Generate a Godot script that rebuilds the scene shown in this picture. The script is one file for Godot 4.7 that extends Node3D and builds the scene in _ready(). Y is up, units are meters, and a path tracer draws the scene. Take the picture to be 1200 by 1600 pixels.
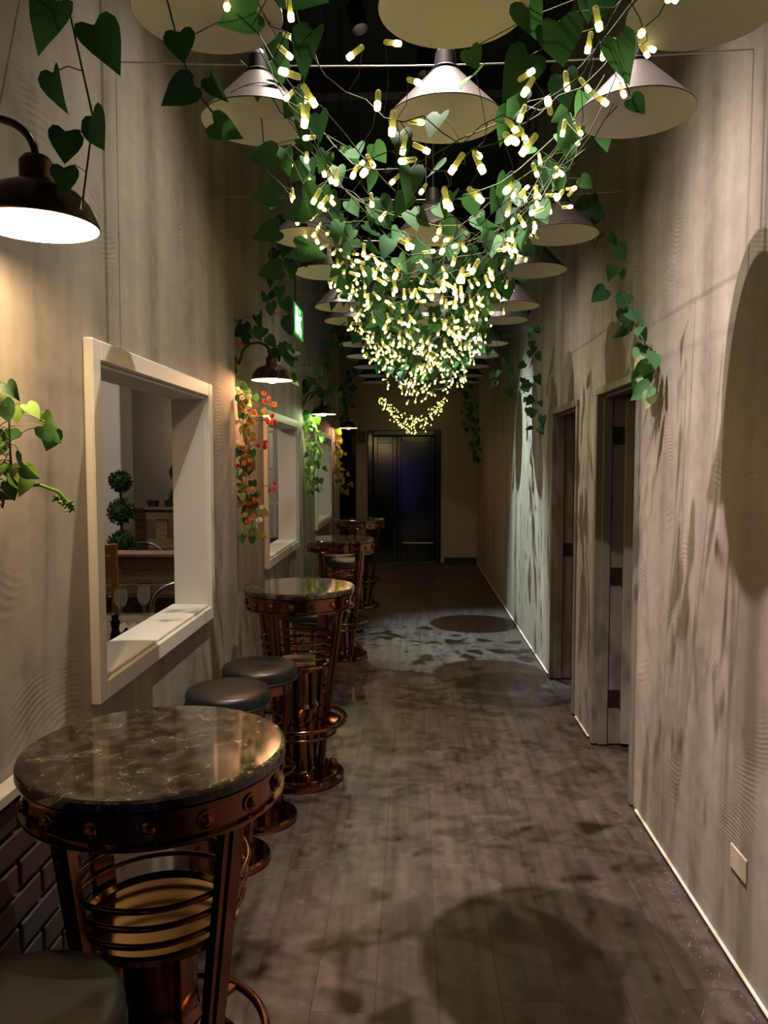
extends Node3D

# Corridor of a restaurant at night. x right, y up, the corridor runs along -z; "d" is distance along -z.
var rng := RandomNumberGenerator.new()
var used := {}
var M := {}
const ORD := ["first", "second", "third", "fourth", "fifth", "sixth", "seventh", "eighth", "ninth", "tenth", "eleventh", "twelfth", "thirteenth", "fourteenth", "fifteenth", "sixteenth", "seventeenth", "eighteenth", "nineteenth", "twentieth", "twenty-first", "twenty-second", "twenty-third", "twenty-fourth", "twenty-fifth", "twenty-sixth", "twenty-seventh", "twenty-eighth", "twenty-ninth", "thirtieth"]
const PENDANT_D := [1.88, 2.43, 3.66, 4.33, 5.28, 5.8, 6.9, 7.65, 8.5, 9.35, 10.1]
const ROW_X := [-0.482, 0.092, 0.672]
const RIM_H := 2.68
const WIRE_H := 2.9
const CEIL := 4.65
const END_D := 12.6

# ---------------------------------------------------------------- set-up
func _ready() -> void:
	rng.seed = 77
	camera_and_light()
	materials()
	shell()
	window_units()
	doorways()
	wainscot()
	dining_room()
	tables_and_stools()
	pendants()
	sconces()
	fairy_lights()
	greenery()
	small_things()

func camera_and_light() -> void:
	var cam := Camera3D.new()
	cam.name = "camera"
	cam.position = Vector3(0, 1.62, 0)
	cam.rotation_degrees = Vector3(-3.576, 2.147, 0)
	cam.fov = 67.38
	cam.near = 0.05
	cam.far = 60.0
	cam.current = true
	add_child(cam)
	var env := Environment.new()
	env.background_mode = Environment.BG_COLOR
	env.background_color = Color(0, 0, 0)
	env.tonemap_mode = Environment.TONE_MAPPER_LINEAR
	env.tonemap_exposure = 1.0
	env.sdfgi_enabled = true
	env.ssao_enabled = true
	env.ssil_enabled = true
	var we := WorldEnvironment.new()
	we.name = "environment"
	we.environment = env
	add_child(we)
	# stage spots on the black ceiling; two look down, three at the right wall (their cans are built in small_things)
	for q in SPOTS:
		var l := SpotLight3D.new()
		l.name = "ceiling_spot_beam"
		add_child(l, true)
		l.position = q[0] + (q[1] - q[0]).normalized() * 0.24
		l.look_at_from_position(l.position, q[1], Vector3(0, 0, -1))
		l.light_color = q[2]
		l.light_energy = q[3]
		l.light_size = 0.014
		l.spot_range = 20.0
		l.spot_angle = q[4]
		l.spot_angle_attenuation = q[5]
		l.spot_attenuation = 2.0
		l.shadow_enabled = true

# place, aim, colour, energy, half angle, softness of the edge
const SPOTS := [
	[Vector3(-0.20, CEIL, -2.45), Vector3(0.85, 0.0, -2.8), Color(1.0, 0.91, 0.88), 26.0, 27.0, 1.0],
	[Vector3(0.02, CEIL, -2.50), Vector3(0.1, 0.0, -2.8), Color(1.0, 0.94, 0.84), 12.5, 42.0, 1.0],
	[Vector3(-0.40, CEIL, -5.2), Vector3(0.75, 0.0, -4.5), Color(1.0, 0.93, 0.82), 13.0, 29.0, 1.0],
	[Vector3(0.08, CEIL, -5.75), Vector3(0.08, 0.0, -5.6), Color(1.0, 0.95, 0.90), 3.6, 37.0, 0.9],
	[Vector3(-0.30, CEIL, -7.6), Vector3(0.95, 0.0, -7.0), Color(0.91, 1.0, 0.98), 44.0, 22.0, 0.8],
]

func omni(at: Vector3, color: Color, energy: float, size: float, called: String) -> void:
	var l := OmniLight3D.new()
	l.name = called
	l.position = at
	l.light_color = color
	l.light_energy = energy
	l.light_size = size
	l.omni_range = 20.0
	l.omni_attenuation = 2.0
	l.shadow_enabled = true
	add_child(l, true)

# ---------------------------------------------------------------- naming helpers
func numbered(called: String) -> String:
	if not used.has(called):
		used[called] = 0
		return called
	used[called] += 1
	return "%s_%03d" % [called, used[called]]

func thing(called: String, label: String, category: String, at := Vector3.ZERO, group := "") -> Node3D:
	var o := Node3D.new()
	o.name = numbered(called)
	o.position = at
	tag(o, label, category, group)
	add_child(o, true)
	return o

func tag(o: Node, label: String, category: String, group := "") -> void:
	o.set_meta("label", label)
	o.set_meta("category", category)
	if group != "":
		o.set_meta("group", group)

func obj(called: String, mesh: Mesh, m: Material, parent: Node = self, at := Vector3.ZERO) -> MeshInstance3D:
	var o := MeshInstance3D.new()
	o.mesh = mesh
	if m:
		o.material_override = m
	o.position = at
	o.name = numbered(called) if parent == self else called
	parent.add_child(o, true)
	return o

func struct(called: String, mesh: Mesh, m: Material, label := "") -> MeshInstance3D:
	var o := obj(called, mesh, m)
	o.set_meta("kind", "structure")
	if label != "":
		o.set_meta("label", label)
	return o

func struct_node(called: String, label := "") -> Node3D:
	var o := Node3D.new()
	o.name = numbered(called)
	o.set_meta("kind", "structure")
	if label != "":
		o.set_meta("label", label)
	add_child(o, true)
	return o

# ---------------------------------------------------------------- geometry helpers
func start() -> SurfaceTool:
	var st := SurfaceTool.new()
	st.begin(Mesh.PRIMITIVE_TRIANGLES)
	return st

func tri(st: SurfaceTool, a: Vector3, b: Vector3, c: Vector3, n: Vector3) -> void:
	if (b - a).cross(c - a).dot(n) > 0.0:
		var t := b
		b = c
		c = t
	for v in [a, b, c]:
		st.set_normal(n)
		st.add_vertex(v)

func quad(st: SurfaceTool, a: Vector3, b: Vector3, c: Vector3, d: Vector3, n: Vector3) -> void:
	tri(st, a, b, c, n)
	tri(st, a, c, d, n)

# a box from lo to hi with chamfered edges (44 triangles; 12 without a chamfer)
func box(st: SurfaceTool, lo: Vector3, hi: Vector3, b := 0.0, xf := Transform3D()) -> void:
	var c := (lo + hi) / 2.0
	var h := (hi - lo).abs() / 2.0
	b = minf(b, minf(h.x, minf(h.y, h.z)) * 0.9)
	for axis in 3:
		for s in [-1.0, 1.0]:
			var n := Vector3.ZERO
			n[axis] = s
			var u := (axis + 1) % 3
			var w := (axis + 2) % 3
			var p := []
			for k in [[-1, -1], [1, -1], [1, 1], [-1, 1]]:
				var v := Vector3.ZERO
				v[axis] = s * h[axis]
				v[u] = k[0] * (h[u] - b)
				v[w] = k[1] * (h[w] - b)
				p.append(xf * (c + v))
			quad(st, p[0], p[1], p[2], p[3], xf.basis * n)
	if b <= 0.0:
		return
	for axis in 3:
		var u := (axis + 1) % 3
		var w := (axis + 2) % 3
		for su in [-1.0, 1.0]:
			for sw in [-1.0, 1.0]:
				var n := Vector3.ZERO
				n[u] = su
				n[w] = sw
				var p := []
				for k in [[-1, 0], [1, 0], [1, 1], [-1, 1]]:
					var v := Vector3.ZERO
					v[axis] = k[0] * (h[axis] - b)
					v[u] = su * (h[u] - (b if k[1] == 1 else 0.0))
					v[w] = sw * (h[w] - (0.0 if k[1] == 1 else b))
					p.append(xf * (c + v))
				quad(st, p[0], p[1], p[2], p[3], (xf.basis * n).normalized())
	for sx in [-1.0, 1.0]:
		for sy in [-1.0, 1.0]:
			for sz in [-1.0, 1.0]:
				var g := Vector3(sx, sy, sz)
				tri(st, xf * (c + g * (h - Vector3(0, b, b))), xf * (c + g * (h - Vector3(b, 0, b))), xf * (c + g * (h - Vector3(b, b, 0))), (xf.basis * g).normalized())

func box_mesh(lo: Vector3, hi: Vector3, b := 0.0, xf := Transform3D()) -> ArrayMesh:
	var st := start()
	box(st, lo, hi, b, xf)
	return st.commit()

# solid of revolution; the normal of each span of the profile (r, y) is (dy, -dr): walk upwards for an outer face
func lathe(st: SurfaceTool, prof: Array, segs := 32, smooth := false) -> void:
	var ns := []
	for i in prof.size() - 1:
		var t: Vector2 = prof[i + 1] - prof[i]
		ns.append(Vector2(t.y, -t.x).normalized())
	for i in prof.size() - 1:
		var p: Vector2 = prof[i]
		var q: Vector2 = prof[i + 1]
		var np: Vector2 = ns[i]
		var nq: Vector2 = ns[i]
		if smooth:
			if i > 0 and ns[i - 1].dot(ns[i]) > 0.5:
				np = (ns[i - 1] + ns[i]).normalized()
			if i < ns.size() - 1 and ns[i + 1].dot(ns[i]) > 0.5:
				nq = (ns[i + 1] + ns[i]).normalized()
		for k in segs:
			var a0 := TAU * k / segs
			var a1 := TAU * (k + 1) / segs
			var e0 := Vector3(cos(a0), 0, sin(a0))
			var e1 := Vector3(cos(a1), 0, sin(a1))
			var up := Vector3.UP
			var vs := [e0 * p.x + up * p.y, e1 * p.x + up * p.y, e1 * q.x + up * q.y, e0 * q.x + up * q.y]
			var nn := [e0 * np.x + up * np.y, e1 * np.x + up * np.y, e1 * nq.x + up * nq.y, e0 * nq.x + up * nq.y]
			for t in [[0, 1, 2], [0, 2, 3]]:
				var f: Vector3 = nn[t[0]]
				var order: Array = t
				if (vs[t[1]] - vs[t[0]]).cross(vs[t[2]] - vs[t[0]]).dot(f) > 0.0:
					order = [t[0], t[2], t[1]]
				for j in order:
					st.set_normal(nn[j])
					st.add_vertex(vs[j])

func lathe_mesh(prof: Array, segs := 32, smooth := false) -> ArrayMesh:
	var st := start()
	lathe(st, prof, segs, smooth)
	return st.commit()

func tube(st: SurfaceTool, pts: Array, r: float, sides := 6, closed := false, caps := true) -> void:
	var rings := []
	var n := pts.size()
	var prev := Vector3.ZERO
	for i in n:
		var a: Vector3 = pts[(i - 1 + n) % n] if closed or i > 0 else pts[i]
		var b: Vector3 = pts[(i + 1) % n] if closed or i < n - 1 else pts[i]
		var t := (b - a).normalized()
		var u := prev
		if u == Vector3.ZERO:
			u = Vector3.UP if absf(t.y) < 0.9 else Vector3.RIGHT
		u = (u - t * u.dot(t)).normalized()
		prev = u
		var w := t.cross(u)
		var ring := []
		for k in sides:
			var ang := TAU * k / sides
			ring.append(u * cos(ang) + w * sin(ang))
		rings.append(ring)
	for i in (n if closed else n - 1):
		var j := (i + 1) % n
		for k in sides:
			var l := (k + 1) % sides
			var vs := [pts[i] + rings[i][k] * r, pts[i] + rings[i][l] * r, pts[j] + rings[j][l] * r, pts[j] + rings[j][k] * r]
			var nn := [rings[i][k], rings[i][l], rings[j][l], rings[j][k]]
			for t in [[0, 1, 2], [0, 2, 3]]:
				var order: Array = t
				if (vs[t[1]] - vs[t[0]]).cross(vs[t[2]] - vs[t[0]]).dot(nn[t[0]]) > 0.0:
					order = [t[0], t[2], t[1]]
				for m in order:
					st.set_normal(nn[m])
					st.add_vertex(vs[m])
	if caps and not closed:
		for e in [0, n - 1]:
			var nrm: Vector3 = (pts[0] - pts[1]).normalized() if e == 0 else (pts[n - 1] - pts[n - 2]).normalized()
			for k in range(1, sides - 1):
				tri(st, pts[e] + rings[e][0] * r, pts[e] + rings[e][k] * r, pts[e] + rings[e][k + 1] * r, nrm)

func tube_mesh(pts: Array, r: float, sides := 6, closed := false) -> ArrayMesh:
	var st := start()
	tube(st, pts, r, sides, closed)
	return st.commit()

func hoop_mesh(radius: float, r: float, segs := 36, sides := 6) -> ArrayMesh:
	var pts := []
	for k in segs:
		pts.append(Vector3(cos(TAU * k / segs), 0, sin(TAU * k / segs)) * radius)
	return tube_mesh(pts, r, sides, true)

# a flat bar whose section (width across, thickness) sweeps from a to b; out is the direction of its thickness
func bar(st: SurfaceTool, a: Vector3, b: Vector3, out: Vector3, width: float, thick: float, width_b := -1.0) -> void:
	if width_b < 0.0:
		width_b = width
	var t := (b - a).normalized()
	out = (out - t * out.dot(t)).normalized()
	var side := t.cross(out)
	var c := []
	for e in [[a, width], [b, width_b]]:
		for k in [[-1, -1], [1, -1], [1, 1], [-1, 1]]:
			c.append(e[0] + side * (k[0] * e[1] / 2.0) + out * (k[1] * thick / 2.0))
	var nn := [-out, side, out, -side]
	for k in 4:
		quad(st, c[k], c[(k + 1) % 4], c[4 + (k + 1) % 4], c[4 + k], nn[k])
	quad(st, c[0], c[1], c[2], c[3], -t)
	quad(st, c[4], c[5], c[6], c[7], t)

func bar_mesh(a: Vector3, b: Vector3, out: Vector3, width: float, thick: float, width_b := -1.0) -> ArrayMesh:
	var st := start()
	bar(st, a, b, out, width, thick, width_b)
	return st.commit()

# ---------------------------------------------------------------- materials
func lin(r: float, g: float, b: float) -> Color:
	return Color(r, g, b).linear_to_srgb()

func mat(called: String, c: Color, rough := 0.7, metal := 0.0) -> StandardMaterial3D:
	var m := StandardMaterial3D.new()
	m.resource_name = called
	m.albedo_color = c
	m.roughness = rough
	m.metallic = metal
	M[called] = m
	return m

func noise(seed_: int, freq: float, octaves := 4) -> FastNoiseLite:
	var n := FastNoiseLite.new()
	n.seed = seed_
	n.noise_type = FastNoiseLite.TYPE_SIMPLEX_SMOOTH
	n.frequency = freq
	n.fractal_octaves = octaves
	return n

func field(seed_: int, freq: float, w: int, h: int, ow: int, oh: int, octaves := 4) -> PackedByteArray:
	var im := noise(seed_, freq, octaves).get_seamless_image(w, h)
	im.convert(Image.FORMAT_L8)
	if w != ow or h != oh:
		im.resize(ow, oh, Image.INTERPOLATE_CUBIC)
	return im.get_data()

func mixed(stops: Array, t: float) -> Color:
	t = clampf(t, 0.0, 1.0) * (stops.size() - 1)
	var i := mini(int(t), stops.size() - 2)
	return (stops[i] as Color).lerp(stops[i + 1], t - i)

func textures_for(bytes_color: PackedByteArray, bytes_height: PackedByteArray, w: int, h: int) -> Array:
	return [ImageTexture.create_from_image(Image.create_from_data(w, h, false, Image.FORMAT_RGB8, bytes_color)), ImageTexture.create_from_image(Image.create_from_data(w, h, false, Image.FORMAT_L8, bytes_height))]

func triplanar(m: StandardMaterial3D, tex: Array, scale: Vector3, relief: float, world := true) -> void:
	m.albedo_color = Color.WHITE
	m.albedo_texture = tex[0]
	m.uv1_triplanar = true
	m.uv1_world_triplanar = world
	m.uv1_scale = scale
	m.uv1_triplanar_sharpness = 8.0
	if relief > 0.0:
		m.heightmap_enabled = true
		m.heightmap_texture = tex[1]
		m.heightmap_scale = relief

func materials() -> void:
	# limewashed rough-sawn boards: vertical streaks, drips and saw ripples
	var S := 1024
	var fine := field(3, 0.02, S, 64, S, S, 4)
	var streak := field(5, 0.0075, S, 24, S, S, 4)
	var blot := field(8, 0.012, 512, 512, S, S, 3)
	var mask := field(12, 0.02, 256, 256, S, S, 2)
	var warp := field(21, 0.012, 256, 256, S, S, 2)
	var grain := field(33, 0.05, 512, 512, S, S, 3)
	var col := PackedByteArray()
	var hgt := PackedByteArray()
	col.resize(S * S * 3)
	hgt.resize(S * S)
	var stops := [lin(0.155, 0.132, 0.112), lin(0.235, 0.206, 0.180), lin(0.285, 0.253, 0.224), lin(0.345, 0.31, 0.28)]
	for i in S * S:
		var y := i / S
		var t := 0.38 + (streak[i] - 128) / 255.0 * 0.75 + (fine[i] - 128) / 255.0 * 0.32 + (blot[i] - 128) / 255.0 * 0.35 + (grain[i] - 128) / 255.0 * 0.3
		var c := mixed(stops, t + 0.22)
		col[i * 3] = c.r8
		col[i * 3 + 1] = c.g8
		col[i * 3 + 2] = c.b8
		var r := clampf((mask[i] - 160) / 60.0, 0.0, 1.0)
		var rip := sin(TAU * (y / 7.1 + warp[i] / 22.0)) * r
		hgt[i] = int(clampf(110 + rip * 45.0 + (fine[i] - 128) * 0.2 + (grain[i] - 128) * 0.55, 0, 255))
	var wall := mat("limewashed boards", Color.WHITE, 0.72)
	triplanar(wall, textures_for(col, hgt, S, S), Vector3(0.37, 0.37, 0.37), 0.22)
	# the floor: dark oak-look vinyl with scuffs; planks differ in tone
	S = 512
	fine = field(41, 0.03, S, 32, S, S, 4)
	grain = field(44, 0.04, S, S, S, S, 4)
	blot = field(47, 0.012, S, S, S, S, 3)
	for v in 4:
		col.resize(S * S * 3)
		hgt.resize(S * S)
		var k: float = [0.78, 0.84, 0.88, 0.81][v]
		stops = [lin(0.030 * k, 0.022 * k, 0.017 * k), lin(0.060 * k, 0.043 * k, 0.037 * k), lin(0.088 * k, 0.066 * k, 0.058 * k)]
		for i in S * S:
			var t := 0.5 + (fine[i] - 128) / 255.0 * 0.9 + (grain[i] - 128) / 255.0 * 0.35 + (blot[i] - 128) / 255.0 * 0.5
			if grain[i] > 196 and blot[i] > 150:
				t += 0.5
			var c := mixed(stops, t)
			col[i * 3] = c.r8
			col[i * 3 + 1] = c.g8
			col[i * 3 + 2] = c.b8
			hgt[i] = int(clampf(128 + (fine[i] - 128) * 0.6 + (grain[i] - 128) * 0.2, 0, 255))
		var fl := mat("floor plank %d" % v, Color.WHITE, 0.42)
		triplanar(fl, textures_for(col, hgt, S, S), Vector3(0.9, 0.9, 0.9), 0.05)
		fl.uv1_offset = Vector3(v * 0.37, 0, v * 0.21)
	# brown marble with pale veins
	var vein := field(61, 0.006, S, S, S, S, 5)
	var vein2 := field(66, 0.011, S, S, S, S, 4)
	blot = field(68, 0.014, S, S, S, S, 4)
	col.resize(S * S * 3)
	hgt.resize(S * S)
	stops = [lin(0.009, 0.007, 0.004), lin(0.030, 0.023, 0.014), lin(0.066, 0.052, 0.034)]
	var pale := lin(0.34, 0.29, 0.21)
	for i in S * S:
		var t := 0.45 + (blot[i] - 128) / 255.0 * 1.3
		var a := 1.0 - clampf(absf(vein[i] - 130) / 5.0, 0.0, 1.0)
		var b := 1.0 - clampf(absf(vein2[i] - 122) / 4.0, 0.0, 1.0)
		var c := mixed(stops, t).lerp(pale, clampf(a * 0.55 * blot[i] / 140.0 + b * 0.28, 0.0, 0.8))
		col[i * 3] = c.r8
		col[i * 3 + 1] = c.g8
		col[i * 3 + 2] = c.b8
		hgt[i] = 128
	var marble := mat("brown marble", Color.WHITE, 0.06)
	triplanar(marble, textures_for(col, hgt, S, S), Vector3(2.1, 2.1, 2.1), 0.0, true)
	marble.metallic_specular = 0.75
	# old planks of the dining room
	col.resize(S * S * 3)
	stops = [lin(0.10, 0.065, 0.035), lin(0.20, 0.14, 0.08), lin(0.30, 0.22, 0.13)]
	for i in S * S:
		var x := i % S
		var y := i / S
		var j := x * S + y
		var c := mixed(stops, 0.5 + (fine[j] - 128) / 255.0 * 1.1 + (grain[i] - 128) / 255.0 * 0.4)
		col[i * 3] = c.r8
		col[i * 3 + 1] = c.g8
		col[i * 3 + 2] = c.b8
	var wood := mat("old planks", Color.WHITE, 0.7)
	triplanar(wood, textures_for(col, hgt, S, S), Vector3(1.1, 1.1, 1.1), 0.0)
	# plain ones
	mat("white paint", lin(0.60, 0.585, 0.57), 0.45)
	mat("grey paint", lin(0.17, 0.16, 0.15), 0.4)
	mat("door paint", lin(0.24, 0.225, 0.20), 0.5)
	mat("black paint", lin(0.010, 0.009, 0.008), 0.8)
	mat("dark steel", lin(0.045, 0.042, 0.04), 0.5)
	mat("black gloss", lin(0.004, 0.004, 0.005), 0.12)
	mat("plaster", lin(0.26, 0.235, 0.20), 0.9)
	mat("pale plaster", lin(0.55, 0.55, 0.57), 0.9)
	mat("red panel", lin(0.20, 0.015, 0.01), 0.5)
	mat("caulk", lin(0.62, 0.56, 0.50), 0.7)
	mat("scuff", lin(0.24, 0.21, 0.19), 0.8)
	mat("cream plastic", lin(0.50, 0.45, 0.36), 0.4)
	mat("bronze", lin(0.27, 0.115, 0.065), 0.13, 1.0)
	mat("brass shelf", lin(0.42, 0.235, 0.075), 0.12, 1.0)
	mat("black vinyl", lin(0.008, 0.008, 0.007), 0.42)
	mat("shade skin", lin(0.095, 0.082, 0.086), 0.42, 0.45)
	mat("shade lining", lin(0.60, 0.58, 0.56), 0.75)
	mat("cap black", lin(0.012, 0.011, 0.010), 0.5)
	mat("cable", lin(0.02, 0.018, 0.016), 0.6)
	mat("steel wire", lin(0.45, 0.44, 0.42), 0.3, 1.0)
	mat("sconce bronze", lin(0.10, 0.065, 0.045), 0.3, 0.8)
	mat("sconce lining", lin(0.85, 0.82, 0.76), 0.5)
	mat("stem green", lin(0.06, 0.09, 0.03), 0.7)
	mat("light wire", lin(0.03, 0.05, 0.02), 0.6)
	mat("mortar", lin(0.085, 0.08, 0.085), 0.95)
	mat("brick a", lin(0.048, 0.020, 0.019), 0.6)
	mat("brick b", lin(0.036, 0.023, 0.025), 0.6)
	mat("brick c", lin(0.033, 0.030, 0.039), 0.6)
	mat("yellow paint", lin(0.62, 0.33, 0.03), 0.5)
	mat("galvanised", lin(0.42, 0.42, 0.42), 0.35, 0.9)
	mat("linen", lin(0.70, 0.66, 0.58), 0.9)
	mat("pot black", lin(0.015, 0.012, 0.012), 0.6)
	mat("clay", lin(0.20, 0.10, 0.06), 0.8)
	mat("hinge", lin(0.05, 0.038, 0.022), 0.45, 0.7)
	mat("threshold", lin(0.10, 0.10, 0.10), 0.35, 0.6)
	for k in [["leaf a", 0.030, 0.095, 0.036], ["leaf b", 0.022, 0.070, 0.030], ["leaf c", 0.042, 0.125, 0.050], ["leaf lime", 0.16, 0.30, 0.06], ["leaf pale", 0.42, 0.50, 0.28], ["leaf gold", 0.17, 0.14, 0.05], ["leaf box", 0.020, 0.050, 0.016]]:
		var m := mat(k[0], lin(k[1], k[2], k[3]), 0.58)
		m.metallic_specular = 0.32
		m.backlight_enabled = true
		m.backlight = lin(k[1] * 0.8, k[2] * 0.8, k[3] * 0.5)
	for k in [["petal pink", 0.62, 0.17, 0.13], ["petal rose", 0.52, 0.07, 0.07], ["petal peach", 0.66, 0.34, 0.17], ["petal white", 0.75, 0.72, 0.62]]:
		var m := mat(k[0], lin(k[1], k[2], k[3]), 0.6)
		m.backlight_enabled = true
		m.backlight = lin(k[1] * 0.6, k[2] * 0.6, k[3] * 0.6)
	var glow := mat("bulb glow", lin(1.0, 0.9, 0.7), 0.3)
	glow.emission_enabled = true
	glow.emission = Color(1.0, 0.86, 0.62)
	glow.emission_energy_multiplier = 9.0
	glow = mat("led glow", lin(1.0, 0.95, 0.6), 0.3)
	glow.emission_enabled = true
	glow.emission = Color(1.0, 0.93, 0.56)
	glow.emission_energy_multiplier = 4.4
	glow = mat("led sleeve", Color(0.85, 0.84, 0.55, 0.36), 0.3)
	glow.transparency = BaseMaterial3D.TRANSPARENCY_ALPHA
	glow.emission_enabled = true
	glow.emission = Color(0.84, 0.80, 0.42)
	glow.emission_energy_multiplier = 0.26
	glow = mat("spot lens", lin(0.9, 0.9, 0.85), 0.3)
	glow.emission_enabled = true
	glow.emission = Color(1.0, 0.9, 0.8)
	glow.emission_energy_multiplier = 4.0
	glow = mat("exit green", lin(0.02, 0.35, 0.10), 0.4)
	glow.emission_enabled = true
	glow.emission = Color(0.10, 0.75, 0.28)
	glow.emission_energy_multiplier = 0.5
	glow = mat("exit white", lin(0.9, 0.9, 0.88), 0.4)
	glow.emission_enabled = true
	glow.emission = Color(1.0, 1.0, 0.94)
	glow.emission_energy_multiplier = 1.4
	glow = mat("dusk glass", lin(0.2, 0.22, 0.35), 0.1)
	glow.emission_enabled = true
	glow.emission = Color(0.42, 0.46, 1.0)
	glow.emission_energy_multiplier = 0.45
	var gl := mat("clear glass", Color(0.95, 0.97, 1.0, 0.12), 0.03)
	gl.transparency = BaseMaterial3D.TRANSPARENCY_ALPHA

# ---------------------------------------------------------------- the shell
# a wall slab across x with one opening: [d0, d1, y0, y1] of the opening
func slab_x(x0: float, x1: float, d0: float, d1: float, y1: float, opening := []) -> ArrayMesh:
	var st := start()
	if opening.is_empty():
		box(st, Vector3(x0, 0, -d1), Vector3(x1, y1, -d0))
	else:
		box(st, Vector3(x0, 0, -opening[0]), Vector3(x1, y1, -d0))
		box(st, Vector3(x0, 0, -d1), Vector3(x1, y1, -opening[1]))
		if opening[2] > 0.0:
			box(st, Vector3(x0, 0, -opening[1]), Vector3(x1, opening[2], -opening[0]))
		box(st, Vector3(x0, opening[3], -opening[1]), Vector3(x1, y1, -opening[0]))
	return st.commit()

const WIN := [[-0.95, 2.2, 3.53], [-1.0, 5.12, 6.56], [-1.05, 8.2, 9.72]]
const WIN_Y := [0.905, 1.985]
const WALL_T := 0.13
const TRIM := 0.062

func shell() -> void:
	var wall: Material = M["limewashed boards"]
	# floor: a dark bed and the planks laid on it
	var fl := struct("floor", box_mesh(Vector3(-5.2, -0.12, -END_D - 0.6), Vector3(3.0, -0.008, 3.2)), M["floor plank 0"], "dark wood-look plank floor running down the corridor")
	var plank_w := 0.19
	var plank_l := 1.22
	var meshes := []
	var pl := box_mesh(Vector3(-plank_w / 2 + 0.0003, -0.008, -plank_l / 2 + 0.0003), Vector3(plank_w / 2 - 0.0003, 0, plank_l / 2 - 0.0003), 0.0005)
	var col := 0
	var x := -1.05 + plank_w / 2 - 0.01
	while x < 1.04:
		var z := 2.6 - fmod(col * 0.43, plank_l)
		while z > -END_D - 0.2:
			obj("plank", pl, M["floor plank %d" % rng.randi_range(0, 3)], fl, Vector3(x, 0, z))
			z -= plank_l
		x += plank_w
		col += 1
	# left wall in three lengths, each set back a little from the one before
	for k in 3:
		var w: Array = WIN[k]
		var d0: float = [-3.0, 4.1, 6.95][k]
		var d1: float = [4.1, 6.95, 11.0][k]
		struct("wall_left", slab_x(w[0] - WALL_T, w[0], d0, d1, CEIL, [w[1] + TRIM, w[2] - TRIM, WIN_Y[0] + TRIM, WIN_Y[1] - TRIM]), wall, ["near length of the left wall, limewashed boards round the largest opening", "middle length of the left wall, limewashed boards set back a little", "far length of the left wall, limewashed boards round the smallest opening"][k])
	# right wall with two doorways
	var st := start()
	var parts := [[-3.0, 3.6], [4.45, 4.93], [5.82, END_D]]
	for p in parts:
		box(st, Vector3(1.05, 0, -p[1]), Vector3(1.19, CEIL, -p[0]))
	box(st, Vector3(1.05, 2.05, -4.45), Vector3(1.19, CEIL, -3.6))
	box(st, Vector3(1.05, 2.03, -5.82), Vector3(1.19, CEIL, -4.93))
	struct("wall_right", st.commit(), wall, "long limewashed board wall on the right with two doorways")
	# end wall with two dark doorways
	st = start()
	box(st, Vector3(-2.4, 2.17, -END_D - 0.15), Vector3(1.19, CEIL, -END_D))
	box(st, Vector3(-0.93, 0, -END_D - 0.15), Vector3(-0.74, 2.17, -END_D))
	box(st, Vector3(0.455, 0, -END_D - 0.15), Vector3(1.19, 2.17, -END_D))
	box(st, Vector3(-2.4, 0, -END_D - 0.15), Vector3(-1.85, 2.17, -END_D))
	struct("wall_end", st.commit(), M["plaster"], "dim plain wall closing the far end of the corridor")
	struct("wall_alcove", box_mesh(Vector3(-2.55, 0, -END_D - 0.15), Vector3(-2.4, CEIL, -10.9)), M["plaster"])
	struct("wall_alcove_side", box_mesh(Vector3(-2.4, 0, -11.0), Vector3(-1.18, CEIL, -10.88)), M["plaster"])
	struct("wall_beyond", box_mesh(Vector3(-2.4, 0, -END_D - 0.8), Vector3(1.3, 2.6, -END_D - 0.7)), M["plaster"])
	# wall behind the camera with a glazed entrance
	st = start()
	box(st, Vector3(-1.2, 0, 2.85), Vector3(-0.75, CEIL, 3.0))
	box(st, Vector3(0.15, 0, 2.85), Vector3(1.2, CEIL, 3.0))
	box(st, Vector3(-0.75, 2.1, 2.85), Vector3(0.15, CEIL, 3.0))
	struct("wall_back", st.commit(), M["plaster"])
	var ent := struct_node("door_3", "glazed entrance behind the viewer")
	obj("pane", box_mesh(Vector3(-0.68, 0.1, 2.9), Vector3(0.08, 2.03, 2.91)), M["dusk glass"], ent)
	for q in [[-0.75, -0.68], [0.08, 0.15], [-0.33, -0.27]]:
		obj("stile", box_mesh(Vector3(q[0], 0, 2.86), Vector3(q[1], 2.1, 2.94), 0.004), M["black gloss"], ent)
	for q in [[0.0, 0.1], [2.03, 2.1], [0.95, 1.02]]:
		obj("rail", box_mesh(Vector3(-0.75, q[0], 2.865), Vector3(0.15, q[1], 2.935), 0.004), M["black gloss"], ent)
	var al := AreaLight3D.new()
	al.name = "dusk_light"
	al.position = Vector3(-0.3, 1.1, 2.84)
	al.area_size = Vector2(0.7, 1.8)
	al.light_color = Color(0.5, 0.5, 1.0)
	al.light_energy = 0.10
	al.area_range = 20.0
	al.shadow_enabled = true
	add_child(al)
	# ceiling, black, with beams and a duct
	struct("ceiling", box_mesh(Vector3(-5.2, CEIL, -END_D - 0.9), Vector3(2.8, CEIL + 0.15, 3.2)), M["black paint"], "black painted ceiling high above the pendants")
	for d in [3.4, 6.2, 8.8, 11.2]:
		struct("trim_beam", box_mesh(Vector3(-1.2, CEIL - 0.16, -d - 0.06), Vector3(1.05, CEIL, -d + 0.06), 0.008), M["dark steel"])
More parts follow.
